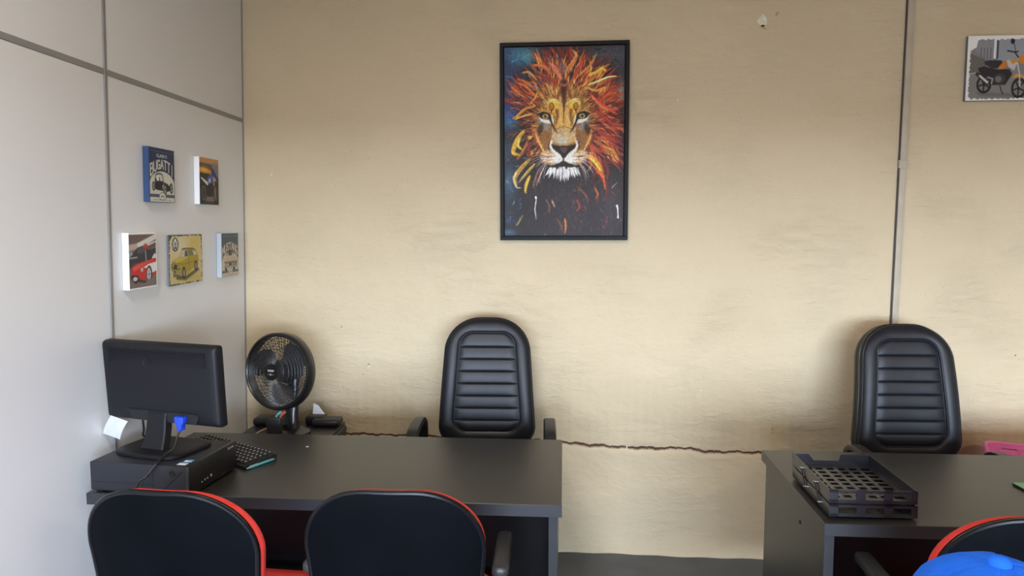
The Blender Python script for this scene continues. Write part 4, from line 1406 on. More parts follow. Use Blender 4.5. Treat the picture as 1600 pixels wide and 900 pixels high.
    # named licks of the picture
    for pts, w0, c in (
        ([(300, 200), (310, 150), (345, 100), (330, 70)], 16, (206, 120, 62)), ([(330, 190), (360, 140), (385, 90)], 14, (176, 62, 34)), ([(290, 205), (262, 150), (230, 118)], 18, (196, 110, 84)), ([(270, 215), (225, 180), (175, 165)], 14, (150, 54, 34)),
        ([(240, 165), (205, 135), (160, 130)], 15, (190, 96, 50)), ([(160, 215), (125, 195), (98, 186)], 12, (206, 104, 44)), ([(180, 190), (150, 160), (118, 160)], 9, (196, 150, 84)), ([(400, 175), (440, 160), (455, 150), (470, 160)], 16, (226, 170, 60)), ([(345, 185), (400, 140), (430, 90)], 10, (210, 130, 60)),
        ([(395, 215), (440, 200), (480, 185), (512, 182)], 9, (236, 206, 130)), ([(390, 225), (430, 240), (470, 225)], 11, (206, 138, 56)), ([(405, 250), (440, 285), (490, 320), (515, 335)], 14, (196, 62, 44)), ([(410, 262), (445, 300), (480, 322)], 6, (228, 140, 84)), ([(420, 320), (470, 350), (520, 400)], 15, (140, 44, 38)), ([(425, 345), (480, 385), (520, 420)], 8, (184, 84, 54)),
        ([(170, 300), (130, 310), (95, 340), (78, 350)], 11, (210, 132, 56)), ([(160, 330), (120, 340), (88, 352)], 8, (226, 160, 74)), ([(150, 290), (175, 262), (180, 240)], 7, (206, 150, 70)),
        ([(125, 400), (95, 440), (80, 490), (105, 500)], 20, (214, 160, 52)), ([(110, 430), (100, 460), (120, 480)], 12, (236, 190, 74)), ([(140, 450), (120, 490), (95, 520)], 12, (170, 96, 40)), ([(150, 520), (110, 560), (85, 600), (95, 630)], 20, (176, 138, 58)), ([(170, 540), (135, 580), (105, 615)], 12, (206, 170, 78)), ([(150, 590), (135, 625), (130, 660)], 14, (206, 160, 50)), ([(95, 570), (82, 600), (92, 634), (112, 640)], 5, (232, 206, 150)),
        ([(160, 380), (175, 430), (205, 470)], 14, (186, 90, 44)), ([(175, 400), (185, 440), (208, 465)], 6, (232, 186, 110)), ([(140, 430), (150, 480), (140, 510)], 10, (130, 38, 36)),
        ([(400, 510), (440, 545), (460, 600)], 20, (226, 150, 36)), ([(410, 520), (435, 545), (450, 580)], 9, (244, 196, 62)), ([(430, 560), (465, 600), (470, 650)], 14, (190, 84, 34)), ([(455, 470), (500, 490), (525, 530)], 16, (206, 140, 52)), ([(440, 455), (470, 470), (500, 480)], 10, (216, 120, 50)), ([(430, 400), (480, 430), (520, 450)], 14, (150, 52, 44)), ([(440, 430), (450, 460), (470, 500)], 12, (176, 78, 42)),
        ([(470, 600), (480, 650), (470, 700)], 10, (92, 40, 34)), ([(425, 640), (440, 670), (430, 690)], 9, (184, 90, 36)), ([(350, 690), (365, 720), (350, 740)], 12, (140, 50, 40)), ([(300, 770), (305, 800), (300, 835)], 11, (176, 100, 50)), ([(355, 640), (385, 670), (400, 700)], 8, (110, 56, 40)), ([(265, 770), (285, 800), (290, 830)], 8, (120, 70, 44)), ([(220, 690), (235, 720), (232, 750)], 10, (110, 70, 54)), ([(245, 690), (255, 720)], 8, (170, 130, 110)),
        ([(190, 560), (175, 600), (165, 640)], 8, (150, 96, 84)), ([(210, 560), (190, 600), (178, 630)], 5, (196, 150, 140)), ([(120, 755), (100, 790), (90, 800)], 8, (110, 110, 70))):
        q = smooth2(pts)
        n = len(q)
        p.line(q, [w0 * (0.25 + 0.75 * math.sin(PI * min(1, 0.12 + 0.88 * k / (n - 1)))) for k in range(n)], c, 0.62 if pts[0][1] > 600 else 0.88, 2)
        for j in range(5):
            o1, o2 = r.uniform(-0.42, 0.42) * w0, r.uniform(-0.42, 0.42) * w0
            g_ = r.choice([0.45, 0.6, 0.75, 1.15, 1.3])
            a_, b_ = r.randint(0, n // 3), n - r.randint(0, n // 3)
            if b_ - a_ > 2:
                p.line([(x + o1, y + o2) for x, y in q[a_:b_]], r.uniform(1.2, 3.2), tuple(min(255, v * g_) for v in c), r.uniform(0.4, 0.85))
        p.line([(x - 2, y - 2) for x, y in q[2:-2]], [w0 * 0.25] * len(q[2:-2]), tuple(min(255, v * 1.25 + 12) for v in c), 0.5)
    # face ground
    face = [(295, 222), (340, 226), (378, 250), (402, 300), (416, 350), (412, 410), (398, 455), (388, 510), (360, 545), (295, 560), (232, 548), (206, 512), (196, 455), (182, 410), (176, 350), (190, 300), (214, 252), (250, 226)]
    p.poly(face, (142, 96, 46), 0.95, 14)
    def fur(n, box_, pal, angf, l0, l1, w0, w1, a=(0.4, 0.85)):
        for k in range(n):
            x, y = r.uniform(box_[0], box_[2]), r.uniform(box_[1], box_[3])
            p.line(curve((x, y), angf(x, y) + r.uniform(-0.25, 0.25), r.uniform(l0, l1), r.uniform(-0.4, 0.4), 4), [w0, w1, w1, w1 * 0.7, w0 * 0.4], jit(r.choice(pal), 14), r.uniform(*a))
    out = lambda x, y: math.atan2(y - 400, (x - 295) * 1.3)
    fur(170, (205, 225, 285, 330), [(206, 156, 70), (176, 122, 56), (228, 188, 104), (120, 78, 40)], out, 14, 30, 2, 4.5)
    fur(170, (305, 225, 390, 330), [(200, 150, 68), (170, 116, 54), (224, 182, 98), (116, 74, 38)], out, 14, 30, 2, 4.5)
    fur(70, (180, 300, 215, 420), [(170, 110, 50), (120, 70, 36), (206, 150, 70), (70, 40, 26)], out, 14, 34, 2, 5)
    fur(70, (385, 300, 420, 420), [(160, 100, 56), (110, 62, 40), (190, 130, 70), (66, 38, 28)], out, 14, 34, 2, 5)
    # dark parting on the forehead, red licks
    p.line([(295, 205), (292, 245), (296, 285)], [30, 22, 10], (52, 22, 18), 0.9, 6)
    p.line([(282, 225), (270, 260), (262, 280)], [8, 12, 4], (134, 48, 28), 0.8, 3)
    p.line([(310, 225), (322, 262), (330, 280)], [8, 12, 4], (130, 44, 28), 0.8, 3)
    p.line([(275, 205), (295, 216), (318, 206)], [5, 9, 5], (196, 110, 80), 0.8, 3)
    # golden brows with their dark drop
    for s, bx_ in ((-1, 252), (1, 336)):
        p.ell(bx_, 300, 27, 27, (232, 186, 62), 0.95, 0.5)
        p.ell(bx_ - s * 3, 322, 18, 18, (222, 160, 50), 0.8, 0.6)
        p.ell(bx_ + s * 8, 282, 20, 10, (236, 204, 110), 0.7, 0.6, 0.3 * s)
        cx = 243 if s < 0 else 345
        p.ring(cx, 302, 9.5, 15, 4, (64, 34, 20), 0.9)
        p.ell(cx, 303, 6.5, 12, (176, 98, 40), 0.95, 0.3)
        p.line([(cx, 316), (cx + s * 1, 328)], [6, 3], (50, 28, 18), 0.9)
        p.line([(bx_ + s * 22, 272), (bx_ + s * 2, 270), (295 + s * 8, 292)], [2, 4, 3], (238, 214, 160), 0.8)
    # nose bridge
    p.poly([(272, 300), (318, 300), (326, 350), (338, 400), (345, 450), (245, 450), (252, 400), (264, 350)], (196, 146, 72), 0.95, 8)
    p.glow(280, 350, 14, 50, (228, 186, 104), 0.8)
    p.glow(312, 350, 14, 50, (222, 178, 100), 0.8)
    p.line([(295, 288), (294, 330), (293, 368)], [8, 4, 2.5], (58, 30, 18), 0.9, 2)
    for s in (-1, 1):
        p.line([(295 + s * 30, 318), (295 + s * 26, 345), (295 + s * 34, 372)], [12, 9, 4], (96, 52, 26), 0.8, 4)
    p.ell(294, 424, 47, 36, (190, 160, 112), 0.95, 0.35)
    p.glow(286, 440, 26, 20, (178, 182, 172), 0.85)
    p.glow(310, 410, 16, 18, (206, 170, 110), 0.6)
    p.ring(294, 424, 47, 38, 2.5, (84, 56, 32), 0.8, 190, 350)
    # eyes
    for s, ex in ((-1, 216), (1, 372)):
        p.ell(ex + s * 4, 362, 30, 22, (120, 116, 116), 0.8, 0.5, -s * 0.25)
        p.line([(ex - s * 27, 366), (ex - s * 6, 362), (ex + s * 14, 356), (ex + s * 24, 346)], [13, 17, 14, 5], (240, 232, 214), 0.98, 2)
        p.line([(ex - s * 28, 340), (ex - s * 32, 360), (ex - s * 34, 384)], [8, 9, 3], (236, 220, 176), 0.9, 2)
        p.line([(ex - s * 20, 352), (ex - s * 26, 366), (ex - s * 36, 388), (ex - s * 50, 410)], [9, 8, 6, 3], (34, 24, 20), 0.95, 2)
        p.ell(ex, 341, 25, 13.5, (26, 20, 18), 1.0, 0.2, -s * 0.12)
        p.ell(ex - s * 1, 342, 13, 10.5, (176, 152, 86), 1.0, 0.2)
        p.ell(ex - s * 1, 342, 8.5, 8, (120, 104, 60), 0.9, 0.3)
        p.ell(ex - s * 1, 341, 4.6, 5.2, (14, 12, 12), 1.0, 0.2)
        p.ell(ex - s * 4, 338, 1.8, 1.8, (240, 240, 230), 0.9, 0.3)
        p.line([(ex + s * 32, 334), (ex + s * 10, 325), (ex - s * 14, 332), (ex - s * 24, 350)], [5, 7, 6, 4], (20, 15, 14), 0.95)
        p.line([(ex + s * 34, 328), (ex + s * 8, 317), (ex - s * 16, 322)], [2, 4, 2], (214, 180, 110), 0.7)
        p.ell(ex - s * 4, 388, 16, 14, (150, 146, 150), 0.6, 0.8, -s * 0.5)
        p.line([(ex - s * 30, 390), (ex - s * 34, 420), (ex - s * 24, 450)], [5, 6, 3], (214, 196, 164), 0.7, 3)
        p.ell(ex + s * 22, 398, 12, 26, (48, 32, 28), 0.75, 0.7, -s * 0.35)
        p.line([(ex + s * 40, 400), (ex + s * 30, 440), (ex + s * 6, 486)], [6, 16, 5], (198, 128, 56), 0.9, 4)
        p.line([(ex + s * 38, 420), (ex + s * 24, 455), (ex + s * 5, 490)], [2, 4, 3], (244, 214, 150), 0.9, 2)
        p.line([(ex + s * 48, 405), (ex + s * 42, 450), (ex + s * 16, 486)], [4, 8, 4], (120, 44, 30), 0.7, 3)
        p.ell(ex - s * 14, 446, 10, 30, (120, 84, 52), 0.7, 0.8, s * 0.1)
    # muzzle
    for s in (-1, 1):
        mx_ = 295 + s * 46
        p.ell(mx_, 512, 52, 30, (196, 178, 158), 0.95, 0.35, -s * 0.15)
        p.glow(mx_ - s * 14, 520, 28, 20, (240, 238, 232), 0.95)
        for k in range(4):
            yy = 488 + k * 14
            p.line([(295 + s * 92, yy + 2), (295 + s * 66, yy + 8), (295 + s * 38, yy + 6)], [5, 6, 2], ((216, 152, 54), (160, 92, 44), (206, 140, 70), (150, 100, 70))[k], 0.85, 2)
        p.line([(295 + s * 90, 508), (295 + s * 62, 512)], [4, 3], (70, 40, 26), 0.7)
        # white line curling round the nostril
        p.line(smooth2([(295 + s * 52, 446), (295 + s * 56, 466), (295 + s * 40, 490), (295 + s * 12, 512)]), 9, (240, 234, 220), 0.95, 2)
        p.line(smooth2([(295 + s * 60, 450), (295 + s * 66, 474), (295 + s * 56, 492)]), 4, (60, 36, 24), 0.7, 2)
    # nose
    p.poly([(243, 457), (258, 462), (276, 466), (294, 464), (312, 466), (332, 462), (347, 457), (342, 474), (326, 486), (310, 500), (302, 514), (288, 514), (280, 500), (262, 486), (248, 474)], (28, 20, 19), 1.0, 1.5)
    p.poly([(278, 472), (294, 469), (312, 472), (306, 488), (296, 498), (286, 488)], (96, 58, 54), 0.9, 3)
    p.line([(294, 508), (294, 534)], [6, 5], (30, 22, 20), 1.0)
    # mouth and chin
    p.line(smooth2([(224, 546), (246, 552), (270, 544), (294, 532), (318, 544), (342, 552), (366, 546)]), [3, 8, 10, 8] + [9] * 50 if False else 8, (24, 18, 17), 0.95, 2)
    p.ell(294, 548, 44, 12, (26, 19, 18), 0.95, 0.4)
    for k in range(90):
        u = r.uniform(-1, 1)
        x = 293 + u * 62
        y0 = 553 + abs(u) * 3 + r.uniform(0, 14)
        L = (46 - 24 * abs(u)) * r.uniform(0.7, 1.25)
        p.line([(x, y0), (x + u * 6, y0 + L * 0.5), (x + u * 14 + r.uniform(-4, 4), y0 + L)], [6, 5, 0.5], r.choice([(240, 238, 234), (214, 212, 210), (250, 250, 248), (168, 164, 164)]), r.uniform(0.6, 0.95))
    for k in range(9):
        x = 232 + k * 15
        p.line([(x, 562), (x + (k - 4) * 1.0, 586)], [2.5, 1], (104, 98, 98), 0.6)
    # whiskers
    for s in (-1, 1):
        for k in range(12):
            y = 500 + k * 4.5
            x = 295 + s * (72 + r.uniform(-8, 10))
            a = (0.18 if k < 5 else 0.45) - 0.07 * k + 0.0
            L = r.uniform(45, 88)
            ang = (0 if s > 0 else PI) 
            up = -0.45 + 0.13 * k
            p.line(curve((x, y), ang + s * up, L, s * 0.7, 7), [2.0, 2.0, 1.8, 1.6, 1.5, 1.2, 1, 0.6], (226, 218, 212), 0.75)
    # chest: dark strands with reddish flecks, drips of white
    for k in range(150):
        x, y = r.uniform(150, 470), r.uniform(600, 830)
        p.line([(x, y), (x + r.uniform(-6, 6), y + r.uniform(12, 40))], [r.uniform(1.5, 4), 1], r.choice([(64, 50, 50), (40, 30, 30), (84, 66, 62), (96, 44, 36), (28, 22, 22), (72, 68, 76)]), r.uniform(0.3, 0.75))
    p.line([(176, 678), (177, 684)], 8, (232, 228, 224), 0.95)
    p.line([(178, 690), (172, 730), (178, 772)], [4, 5, 2], (206, 202, 202), 0.85)
    p.line([(521, 716), (524, 730), (526, 768)], [9, 5, 4], (230, 226, 224), 0.95)
    p.ell(525, 766, 4, 4, (214, 210, 208), 0.9, 0.3)
    p.line([(500, 640), (520, 620)], [4, 2], (196, 170, 160), 0.7)
    g = np.random.default_rng(3)
    n1 = g.normal(0, 1, p.a.shape[:2]).astype(np.float32)
    n2 = np.repeat(np.repeat(g.normal(0, 1, (p.H // 3 + 1, p.W // 2 + 1)), 3, 0), 2, 1)[:p.H, :p.W]
    p.a = np.clip(p.a * (1 + 0.07 * n1 + 0.07 * n2)[..., None] + (0.012 * n1)[..., None], 0, 1)
    return p

def smooth2(P, n=6):
    out = []
    for i in range(len(P) - 1):
        p0, p1, p2, p3 = P[max(i - 1, 0)], P[i], P[i + 1], P[min(i + 2, len(P) - 1)]
        for k in range(n):
            u = k / n
            out.append(tuple(0.5 * ((2 * p1[c]) + (-p0[c] + p2[c]) * u + (2 * p0[c] - 5 * p1[c] + 4 * p2[c] - p3[c]) * u * u + (-p0[c] + 3 * p1[c] - 3 * p2[c] + p3[c]) * u ** 3) for c in (0, 1)))
    out.append(P[-1])
    return out

def paint_arch_car(dark, cream, title, sub, car):
    """vintage poster: dark ground, arched title, cream half-round with a car"""
    p = Paint(100, 106, 1.2, dark)
    p.line([(6, 7), (94, 7)], 1.2, tuple(min(255, c + 60) for c in dark), 0.7)
    if sub:
        arched_text(p, sub, 30, 70, lambda x: 12.5, lambda x: 17.5, 1.3, (214, 214, 208), 0.35)
    arc = lambda x: 28 + ((x - 50) / 50) ** 2 * 13
    arched_text(p, title, 5, 95, lambda x: arc(x) - 5, lambda x: arc(x) + 11.5 + ((x - 50) / 50) ** 2 * 7, 3.4, cream, 0.26)
    q = [(2, 90)] + [(50 - 48 * math.cos(PI * k / 24), 68 - 23 * math.sin(PI * k / 24) ** 1.15) for k in range(25)] + [(98, 90)]
    p.poly(q, cream)
    car(p)
    p.poly([(2, 91), (98, 91), (98, 94.5), (2, 94.5)], tuple(int(c * 0.6 + 60) for c in dark))
    p.poly([(2, 96), (98, 96), (98, 105), (2, 105)], cream)
    p.ell(50, 94, 13, 7.5, cream, 1, 0.08)
    p.ring(50, 94, 13, 7.5, 1.0, dark, 0.9)
    p.line([(44, 94), (56, 94)], 2.2, dark, 0.7)
    p.line([(15, 101), (85, 101)], 1.2, dark, 0.45)
    return p

def car_roadster(p):
    K = (26, 28, 32)
    p.poly([(20, 74), (24, 60), (40, 57), (55, 66), (76, 68), (88, 72), (92, 80), (70, 84), (30, 82), (20, 80)], K)
    p.line(smooth2([(22, 66), (24, 54), (36, 50), (50, 52), (54, 64)]), 2.4, K)
    p.poly([(27, 64), (29, 56), (36, 55), (37, 64)], (226, 224, 212))
    p.poly([(40, 64), (40, 55), (48, 56), (51, 64)], (200, 200, 190))
    p.poly([(50, 74), (56, 68), (58, 76), (52, 82)], (214, 212, 200))
    for cx, cy, rx, ry in ((16, 75, 6, 9), (60, 80, 7.5, 12), (86, 77, 6, 11)):
        p.ell(cx, cy, rx, ry, K, 1, 0.1)
        p.ell(cx, cy, rx * 0.62, ry * 0.66, (150, 150, 144), 1, 0.15)
        p.ell(cx, cy, rx * 0.25, ry * 0.25, K, 1, 0.2)
    p.ell(76, 68, 3.2, 4, (220, 218, 206), 1, 0.2)
    p.ell(68, 66, 2.6, 3.4, (206, 204, 192), 1, 0.2)

def car_muscle(p):
    K = (60, 58, 56)
    p.poly([(14, 70), (20, 62), (34, 58), (66, 56), (86, 60), (94, 68), (94, 80), (14, 80)], (190, 170, 148))
    p.line(smooth2([(28, 55), (40, 46), (58, 44), (70, 52)]), 2.5, K)
    p.poly([(38, 54), (44, 47), (58, 46), (62, 53)], (96, 98, 104))
    p.line([(16, 70), (92, 70)], 2, K)
    p.poly([(20, 72), (88, 72), (86, 79), (22, 79)], (70, 66, 64))
    for x in (28, 38, 62, 76):
        p.ell(x, 75.5, 4, 3, (190, 184, 170), 1, 0.2)
    p.poly([(12, 80), (94, 80), (92, 84), (14, 84)], (150, 144, 138))
    for x in (24, 72):
        p.poly([(x - 6, 84), (x + 6, 84), (x + 5, 91), (x - 5, 91)], (44, 42, 42))
    p.ell(50, 50, 9, 5, (70, 72, 80), 1, 0.3)

def paint_moto_sunset():
    p = Paint(100, 106, 1.2, (44, 42, 46))
    p.poly([(0, 0), (100, 0), (100, 14), (0, 14)], (196, 142, 84))
    p.poly([(0, 12), (100, 14), (100, 26), (0, 22)], (104, 84, 76), 0.9, 5)
    p.poly([(0, 22), (60, 26), (64, 36), (0, 34)], (214, 140, 40), 1, 5)
    p.glow(24, 27, 20, 6, (244, 190, 64), 0.9)
    p.poly([(62, 10), (100, 8), (100, 45), (70, 30)], (132, 128, 136), 0.9, 5)
    p.poly([(0, 36), (60, 37), (100, 44), (100, 90), (0, 90)], (52, 48, 52), 1, 4)
    p.poly([(0, 94), (100, 94), (100, 106), (0, 106)], (50, 46, 46), 1, 2)
    p.poly([(30, 88), (75, 86), (80, 98), (22, 98)], (150, 130, 128), 0.7, 5)
    p.poly([(40, 46), (52, 36), (66, 34), (72, 44), (60, 58), (44, 60)], (74, 82, 150))
    p.poly([(46, 48), (58, 44), (58, 54), (46, 56)], (170, 176, 214))
    p.poly([(60, 26), (72, 22), (80, 30), (90, 38), (94, 50), (82, 48), (70, 40)], (52, 58, 92))
    p.poly([(66, 40), (84, 44), (88, 52), (72, 50)], (150, 150, 170))
    p.poly([(40, 60), (60, 58), (68, 74), (60, 88), (40, 86), (34, 72)], (30, 30, 34))
    p.line([(72, 50), (80, 72), (82, 90)], [6, 4, 3], (206, 150, 60))
    p.line([(8, 46), (24, 52), (40, 58)], [3, 6, 8], (206, 206, 210))
    for cx, cy, rx, ry in ((20, 80, 13, 20), (84, 80, 11, 20)):
        p.ring(cx, cy, rx, ry, 4, (22, 22, 24))
        p.ring(cx, cy, rx * 0.72, ry * 0.76, 1.6, (150, 146, 144), 0.8)
    p.line([(64, 28), (60, 22)], 2, (40, 40, 44))
    return p

def paint_red_car():
    p = Paint(100, 106, 1.2, (122, 100, 92))
    p.poly([(0, 0), (100, 0), (100, 20), (50, 30), (0, 25)], (110, 90, 84))
    p.poly([(28, 20), (100, 2), (100, 12), (40, 32), (28, 32)], (222, 216, 208), 1, 2)
    p.poly([(0, 22), (28, 20), (32, 30), (0, 34)], (196, 176, 164), 0.9, 4)
    p.poly([(60, 24), (100, 16), (100, 26), (62, 36)], (96, 84, 82), 1, 3)
    p.line([(60, 26), (100, 17)], 2.5, (230, 228, 224))
    p.poly([(0, 42), (14, 38), (30, 28), (54, 24), (70, 34), (100, 30), (100, 58), (0, 60)], (52, 52, 58), 1, 2)
    p.poly([(0, 38), (8, 34), (14, 40), (0, 46)], (150, 160, 160))
    p.poly([(30, 30), (50, 26), (56, 34), (44, 40), (28, 38)], (80, 86, 92), 0.9)
    p.poly([(48, 26), (58, 20), (70, 26), (68, 32), (52, 31)], (176, 66, 46), 0.95, 2)
    p.line([(0, 47), (28, 46)], 3, (150, 154, 156))
    p.poly([(0, 58), (20, 56), (18, 64), (0, 66)], (60, 60, 64))
    p.line([(58, 34), (60, 54)], 3, (170, 166, 164))
    p.poly([(82, 48), (92, 40), (100, 46), (100, 58), (84, 56)], (214, 206, 204))
    p.poly([(6, 66), (24, 58), (60, 54), (90, 50), (100, 50), (100, 80), (58, 88), (30, 90), (8, 84)], (196, 44, 46))
    p.poly([(10, 64), (40, 58), (86, 52), (60, 60), (40, 66), (16, 72)], (222, 92, 84), 0.8, 4)
    p.poly([(48, 66), (70, 60), (100, 57), (100, 74), (82, 78), (76, 70), (62, 68)], (232, 226, 224))
    p.poly([(6, 78), (30, 80), (34, 88), (22, 96), (6, 86)], (44, 36, 40))
    p.ell(20, 86, 8, 4, (196, 192, 190), 1, 0.3)
    p.ell(44, 70, 5, 4, (206, 170, 166), 1, 0.3)
    p.ell(70, 80, 11, 16.5, (40, 36, 38), 1, 0.08)
    p.ell(69, 80, 7.6, 12.5, (206, 204, 204), 1, 0.1)
    for k in range(6):
        a = k * PI / 3
        p.line([(69, 80), (69 + 7 * math.cos(a), 80 + 12 * math.sin(a))], 1.6, (110, 108, 110))
    p.poly([(0, 92), (30, 97), (100, 84), (100, 106), (0, 106)], (120, 106, 102), 1, 3)
    p.poly([(26, 92), (56, 96), (60, 92), (34, 88)], (40, 36, 38), 0.8, 3)
    # white unprinted border
    for q in ([(0, 0), (100, 0), (100, 3.5), (0, 3.5)], [(97, 0), (100, 0), (100, 106), (97, 106)], [(0, 103), (100, 103), (100, 106), (0, 106)]):
        p.poly(q, (244, 244, 244))
    return p

def paint_yellow_car():
    r = random.Random(5)
    p = Paint(146, 104, 1.0, (206, 190, 140))
    p.glow(60, 20, 60, 22, (222, 210, 186), 0.9)
    p.glow(110, 20, 40, 30, (206, 180, 96), 0.8)
    p.glow(90, 92, 60, 14, (186, 166, 90), 0.8)
    K = (62, 54, 34)
    for k in range(150):
        t = r.random() * 500
        if t < 146: x, y = t, r.choice([0, 104])
        elif t < 292: x, y = t - 146, r.choice([0, 104])
        else: x, y = r.choice([0, 146]), (t - 292) / 2
        p.ell(x, y, r.uniform(1.5, 5), r.uniform(1.5, 4.5), r.choice([K, (90, 74, 40), (44, 40, 34)]), 0.85, 0.3)
    p.poly([(0, 0), (18, 0), (2, 14), (0, 16)], K, 0.9, 2)
    # round emblem with V over W
    p.ell(27, 20, 14, 14, (230, 226, 210), 1, 0.08)
    p.ring(27, 20, 13, 13, 2.6, (54, 56, 62))
    p.line([(20, 10), (27, 22), (34, 10)], 2.8, (54, 56, 62))
    p.line([(17, 17), (23, 31), (27, 23), (31, 31), (37, 17)], 2.8, (54, 56, 62))
    # ground shadow and car
    p.poly([(26, 80), (66, 88), (126, 72), (132, 78), (70, 96), (30, 92)], (84, 74, 44), 0.9, 4)
    body_c = (168, 146, 44)
    p.poly([(10, 58), (18, 52), (44, 46), (56, 30), (70, 29), (104, 30), (116, 35), (128, 46), (130, 58), (126, 70), (100, 74), (72, 84), (46, 84), (20, 76), (9, 68)], body_c)
    p.poly([(18, 53), (44, 46), (84, 48), (60, 54), (30, 58)], (200, 180, 84), 0.9, 3)
    p.poly([(47, 46), (57, 33), (76, 32), (82, 47)], (190, 190, 180))
    p.poly([(66, 46), (68, 34), (76, 33), (81, 46)], (92, 84, 66))
    p.poly([(86, 46), (80, 33), (100, 33), (106, 44)], (120, 116, 100))
    p.poly([(108, 44), (103, 34), (112, 35), (122, 44)], (196, 192, 176))
    p.line([(55, 30), (70, 29), (104, 30), (116, 35)], 2, (70, 60, 30))
    p.line([(84, 47), (86, 76)], 1.4, (96, 82, 30))
    p.line([(14, 57), (60, 62), (128, 56)], 1.3, (110, 94, 34), 0.8)
    p.poly([(11, 59), (40, 63), (44, 73), (18, 70), (10, 66)], (46, 42, 36))
    p.ell(17, 63, 4.2, 4.2, (150, 140, 110), 1, 0.2)
    p.ell(37, 67, 4.6, 4.6, (150, 140, 110), 1, 0.2)
    p.line([(10, 71), (30, 77), (50, 79)], 3, (150, 138, 100))
    for cx, cy, rx, ry in ((62, 80, 8, 13), (116, 68, 7, 11), (22, 80, 5, 7)):
        p.ell(cx, cy, rx, ry, (40, 36, 30), 1, 0.1)
        p.ell(cx + 0.5, cy, rx * 0.55, ry * 0.58, (150, 144, 124), 1, 0.2)
    return p

def paint_street_bike():
    r = random.Random(9)
    p = Paint(455, 415, 0.42, (236, 232, 226), (555, 225))
    edge = []
    for k in range(60):   # torn print edge
        edge.append((576 + 60 * max(0, 1 - k / 4.0) * 0.6 + r.uniform(-6, 6), 300 + k * 5.2))
    poly = [(620, 256)] + [(620 + k * 12, 252 + r.uniform(-7, 5)) for k in range(1, 30)] + [(990, 256), (992, 600)] + [(985 - k * 13, 628 + r.uniform(-9, 5)) for k in range(31)] + edge[::-1]
    p.poly(poly, (128, 126, 126))
    clip = p.a.copy()
    p.poly([(560, 330), (670, 380), (680, 470), (560, 470)], (106, 100, 94))
    p.poly([(600, 255), (720, 250), (718, 385), (690, 385), (600, 320)], (138, 136, 140))
    for x in (640, 660, 680, 700):
        p.line([(x, 305), (x, 378)], 5, (92, 92, 98))
    p.poly([(718, 246), (735, 246), (735, 372), (718, 372)], (226, 226, 228))
    p.poly([(735, 246), (748, 246), (748, 372), (735, 372)], (70, 72, 78))
    p.poly([(748, 250), (995, 250), (995, 390), (748, 390)], (150, 154, 160))
    p.poly([(555, 470), (995, 440), (995, 640), (555, 640)], (128, 126, 124))
    p.line([(555, 470), (620, 460)], 6, (186, 182, 178))
    p.poly([(620, 585), (960, 600), (960, 625), (640, 608)], (100, 98, 96), 0.7, 6)
    K = (34, 32, 34)
    for cx, cy in ((668, 535), (885, 562)):
        p.ell(cx, cy, 47, 66 if cx > 800 else 58, K, 1, 0.05)
        p.ell(cx, cy, 34, 48 if cx > 800 else 42, (120, 118, 116), 1, 0.06)
        for k in range(5):
            a = k * 2 * PI / 5 + 0.4
            p.line([(cx, cy), (cx + 36 * math.cos(a), cy + 48 * math.sin(a))], 9, K)
        p.ell(cx, cy, 10, 12, K, 1, 0.1)
    p.poly([(660, 390), (690, 382), (770, 384), (776, 400), (745, 436), (710, 432), (672, 412)], (48, 48, 54))
    p.poly([(625, 430), (665, 420), (740, 440), (820, 440), (840, 470), (800, 540), (720, 540), (690, 500), (640, 470)], (44, 42, 44))
    p.poly([(748, 440), (778, 395), (800, 388), (806, 420), (780, 440)], (206, 122, 40))
    p.poly([(800, 384), (856, 376), (866, 402), (850, 450), (812, 424)], (196, 190, 184))
    p.poly([(820, 382), (862, 374), (866, 396), (838, 410)], (206, 140, 60))
    p.poly([(872, 360), (905, 350), (930, 380), (920, 412), (884, 406)], (214, 130, 36))
    p.poly([(838, 500), (862, 470), (910, 480), (930, 510), (884, 488)], (214, 150, 50))
    p.line([(868, 400), (884, 470), (892, 552)], [9, 8, 8], (190, 190, 192))
    p.line([(622, 468), (650, 492), (692, 528)], [22, 26, 24], (52, 50, 52))
    p.line([(640, 480), (688, 522)], [12, 14], (206, 206, 206))
    p.ell(764, 500, 36, 34, (62, 60, 62), 1, 0.1)
    p.ell(756, 502, 20, 20, (110, 108, 108), 1, 0.2)
    p.line([(690, 490), (720, 500), (715, 530)], 10, (150, 148, 146))
    p.line([(768, 545), (778, 580), (790, 596)], 6, K)
    p.line([(804, 324), (850, 334), (866, 330)], 9, K)
    p.line([(852, 330), (845, 290), (832, 268)], 4, K)
    p.ell(832, 265, 13, 17, K, 1, 0.1)
    p.line([(850, 336), (872, 366)], 8, K)
    p.line([(905, 340), (940, 300)], 4, K)
    p.ell(944, 292, 14, 15, K, 1, 0.1)
    # keep the torn white border outside the print
    keep = (np.abs(clip - np.array((236, 232, 226), np.float32) / 255).sum(-1, keepdims=True) < 0.04)
    p.a = np.where(keep, clip, p.a)
    return p

def to_lin(a):
    return np.where(a <= 0.04045, a / 12.92, ((a + 0.055) / 1.055) ** 2.4)

LION_GAIN = 1.3

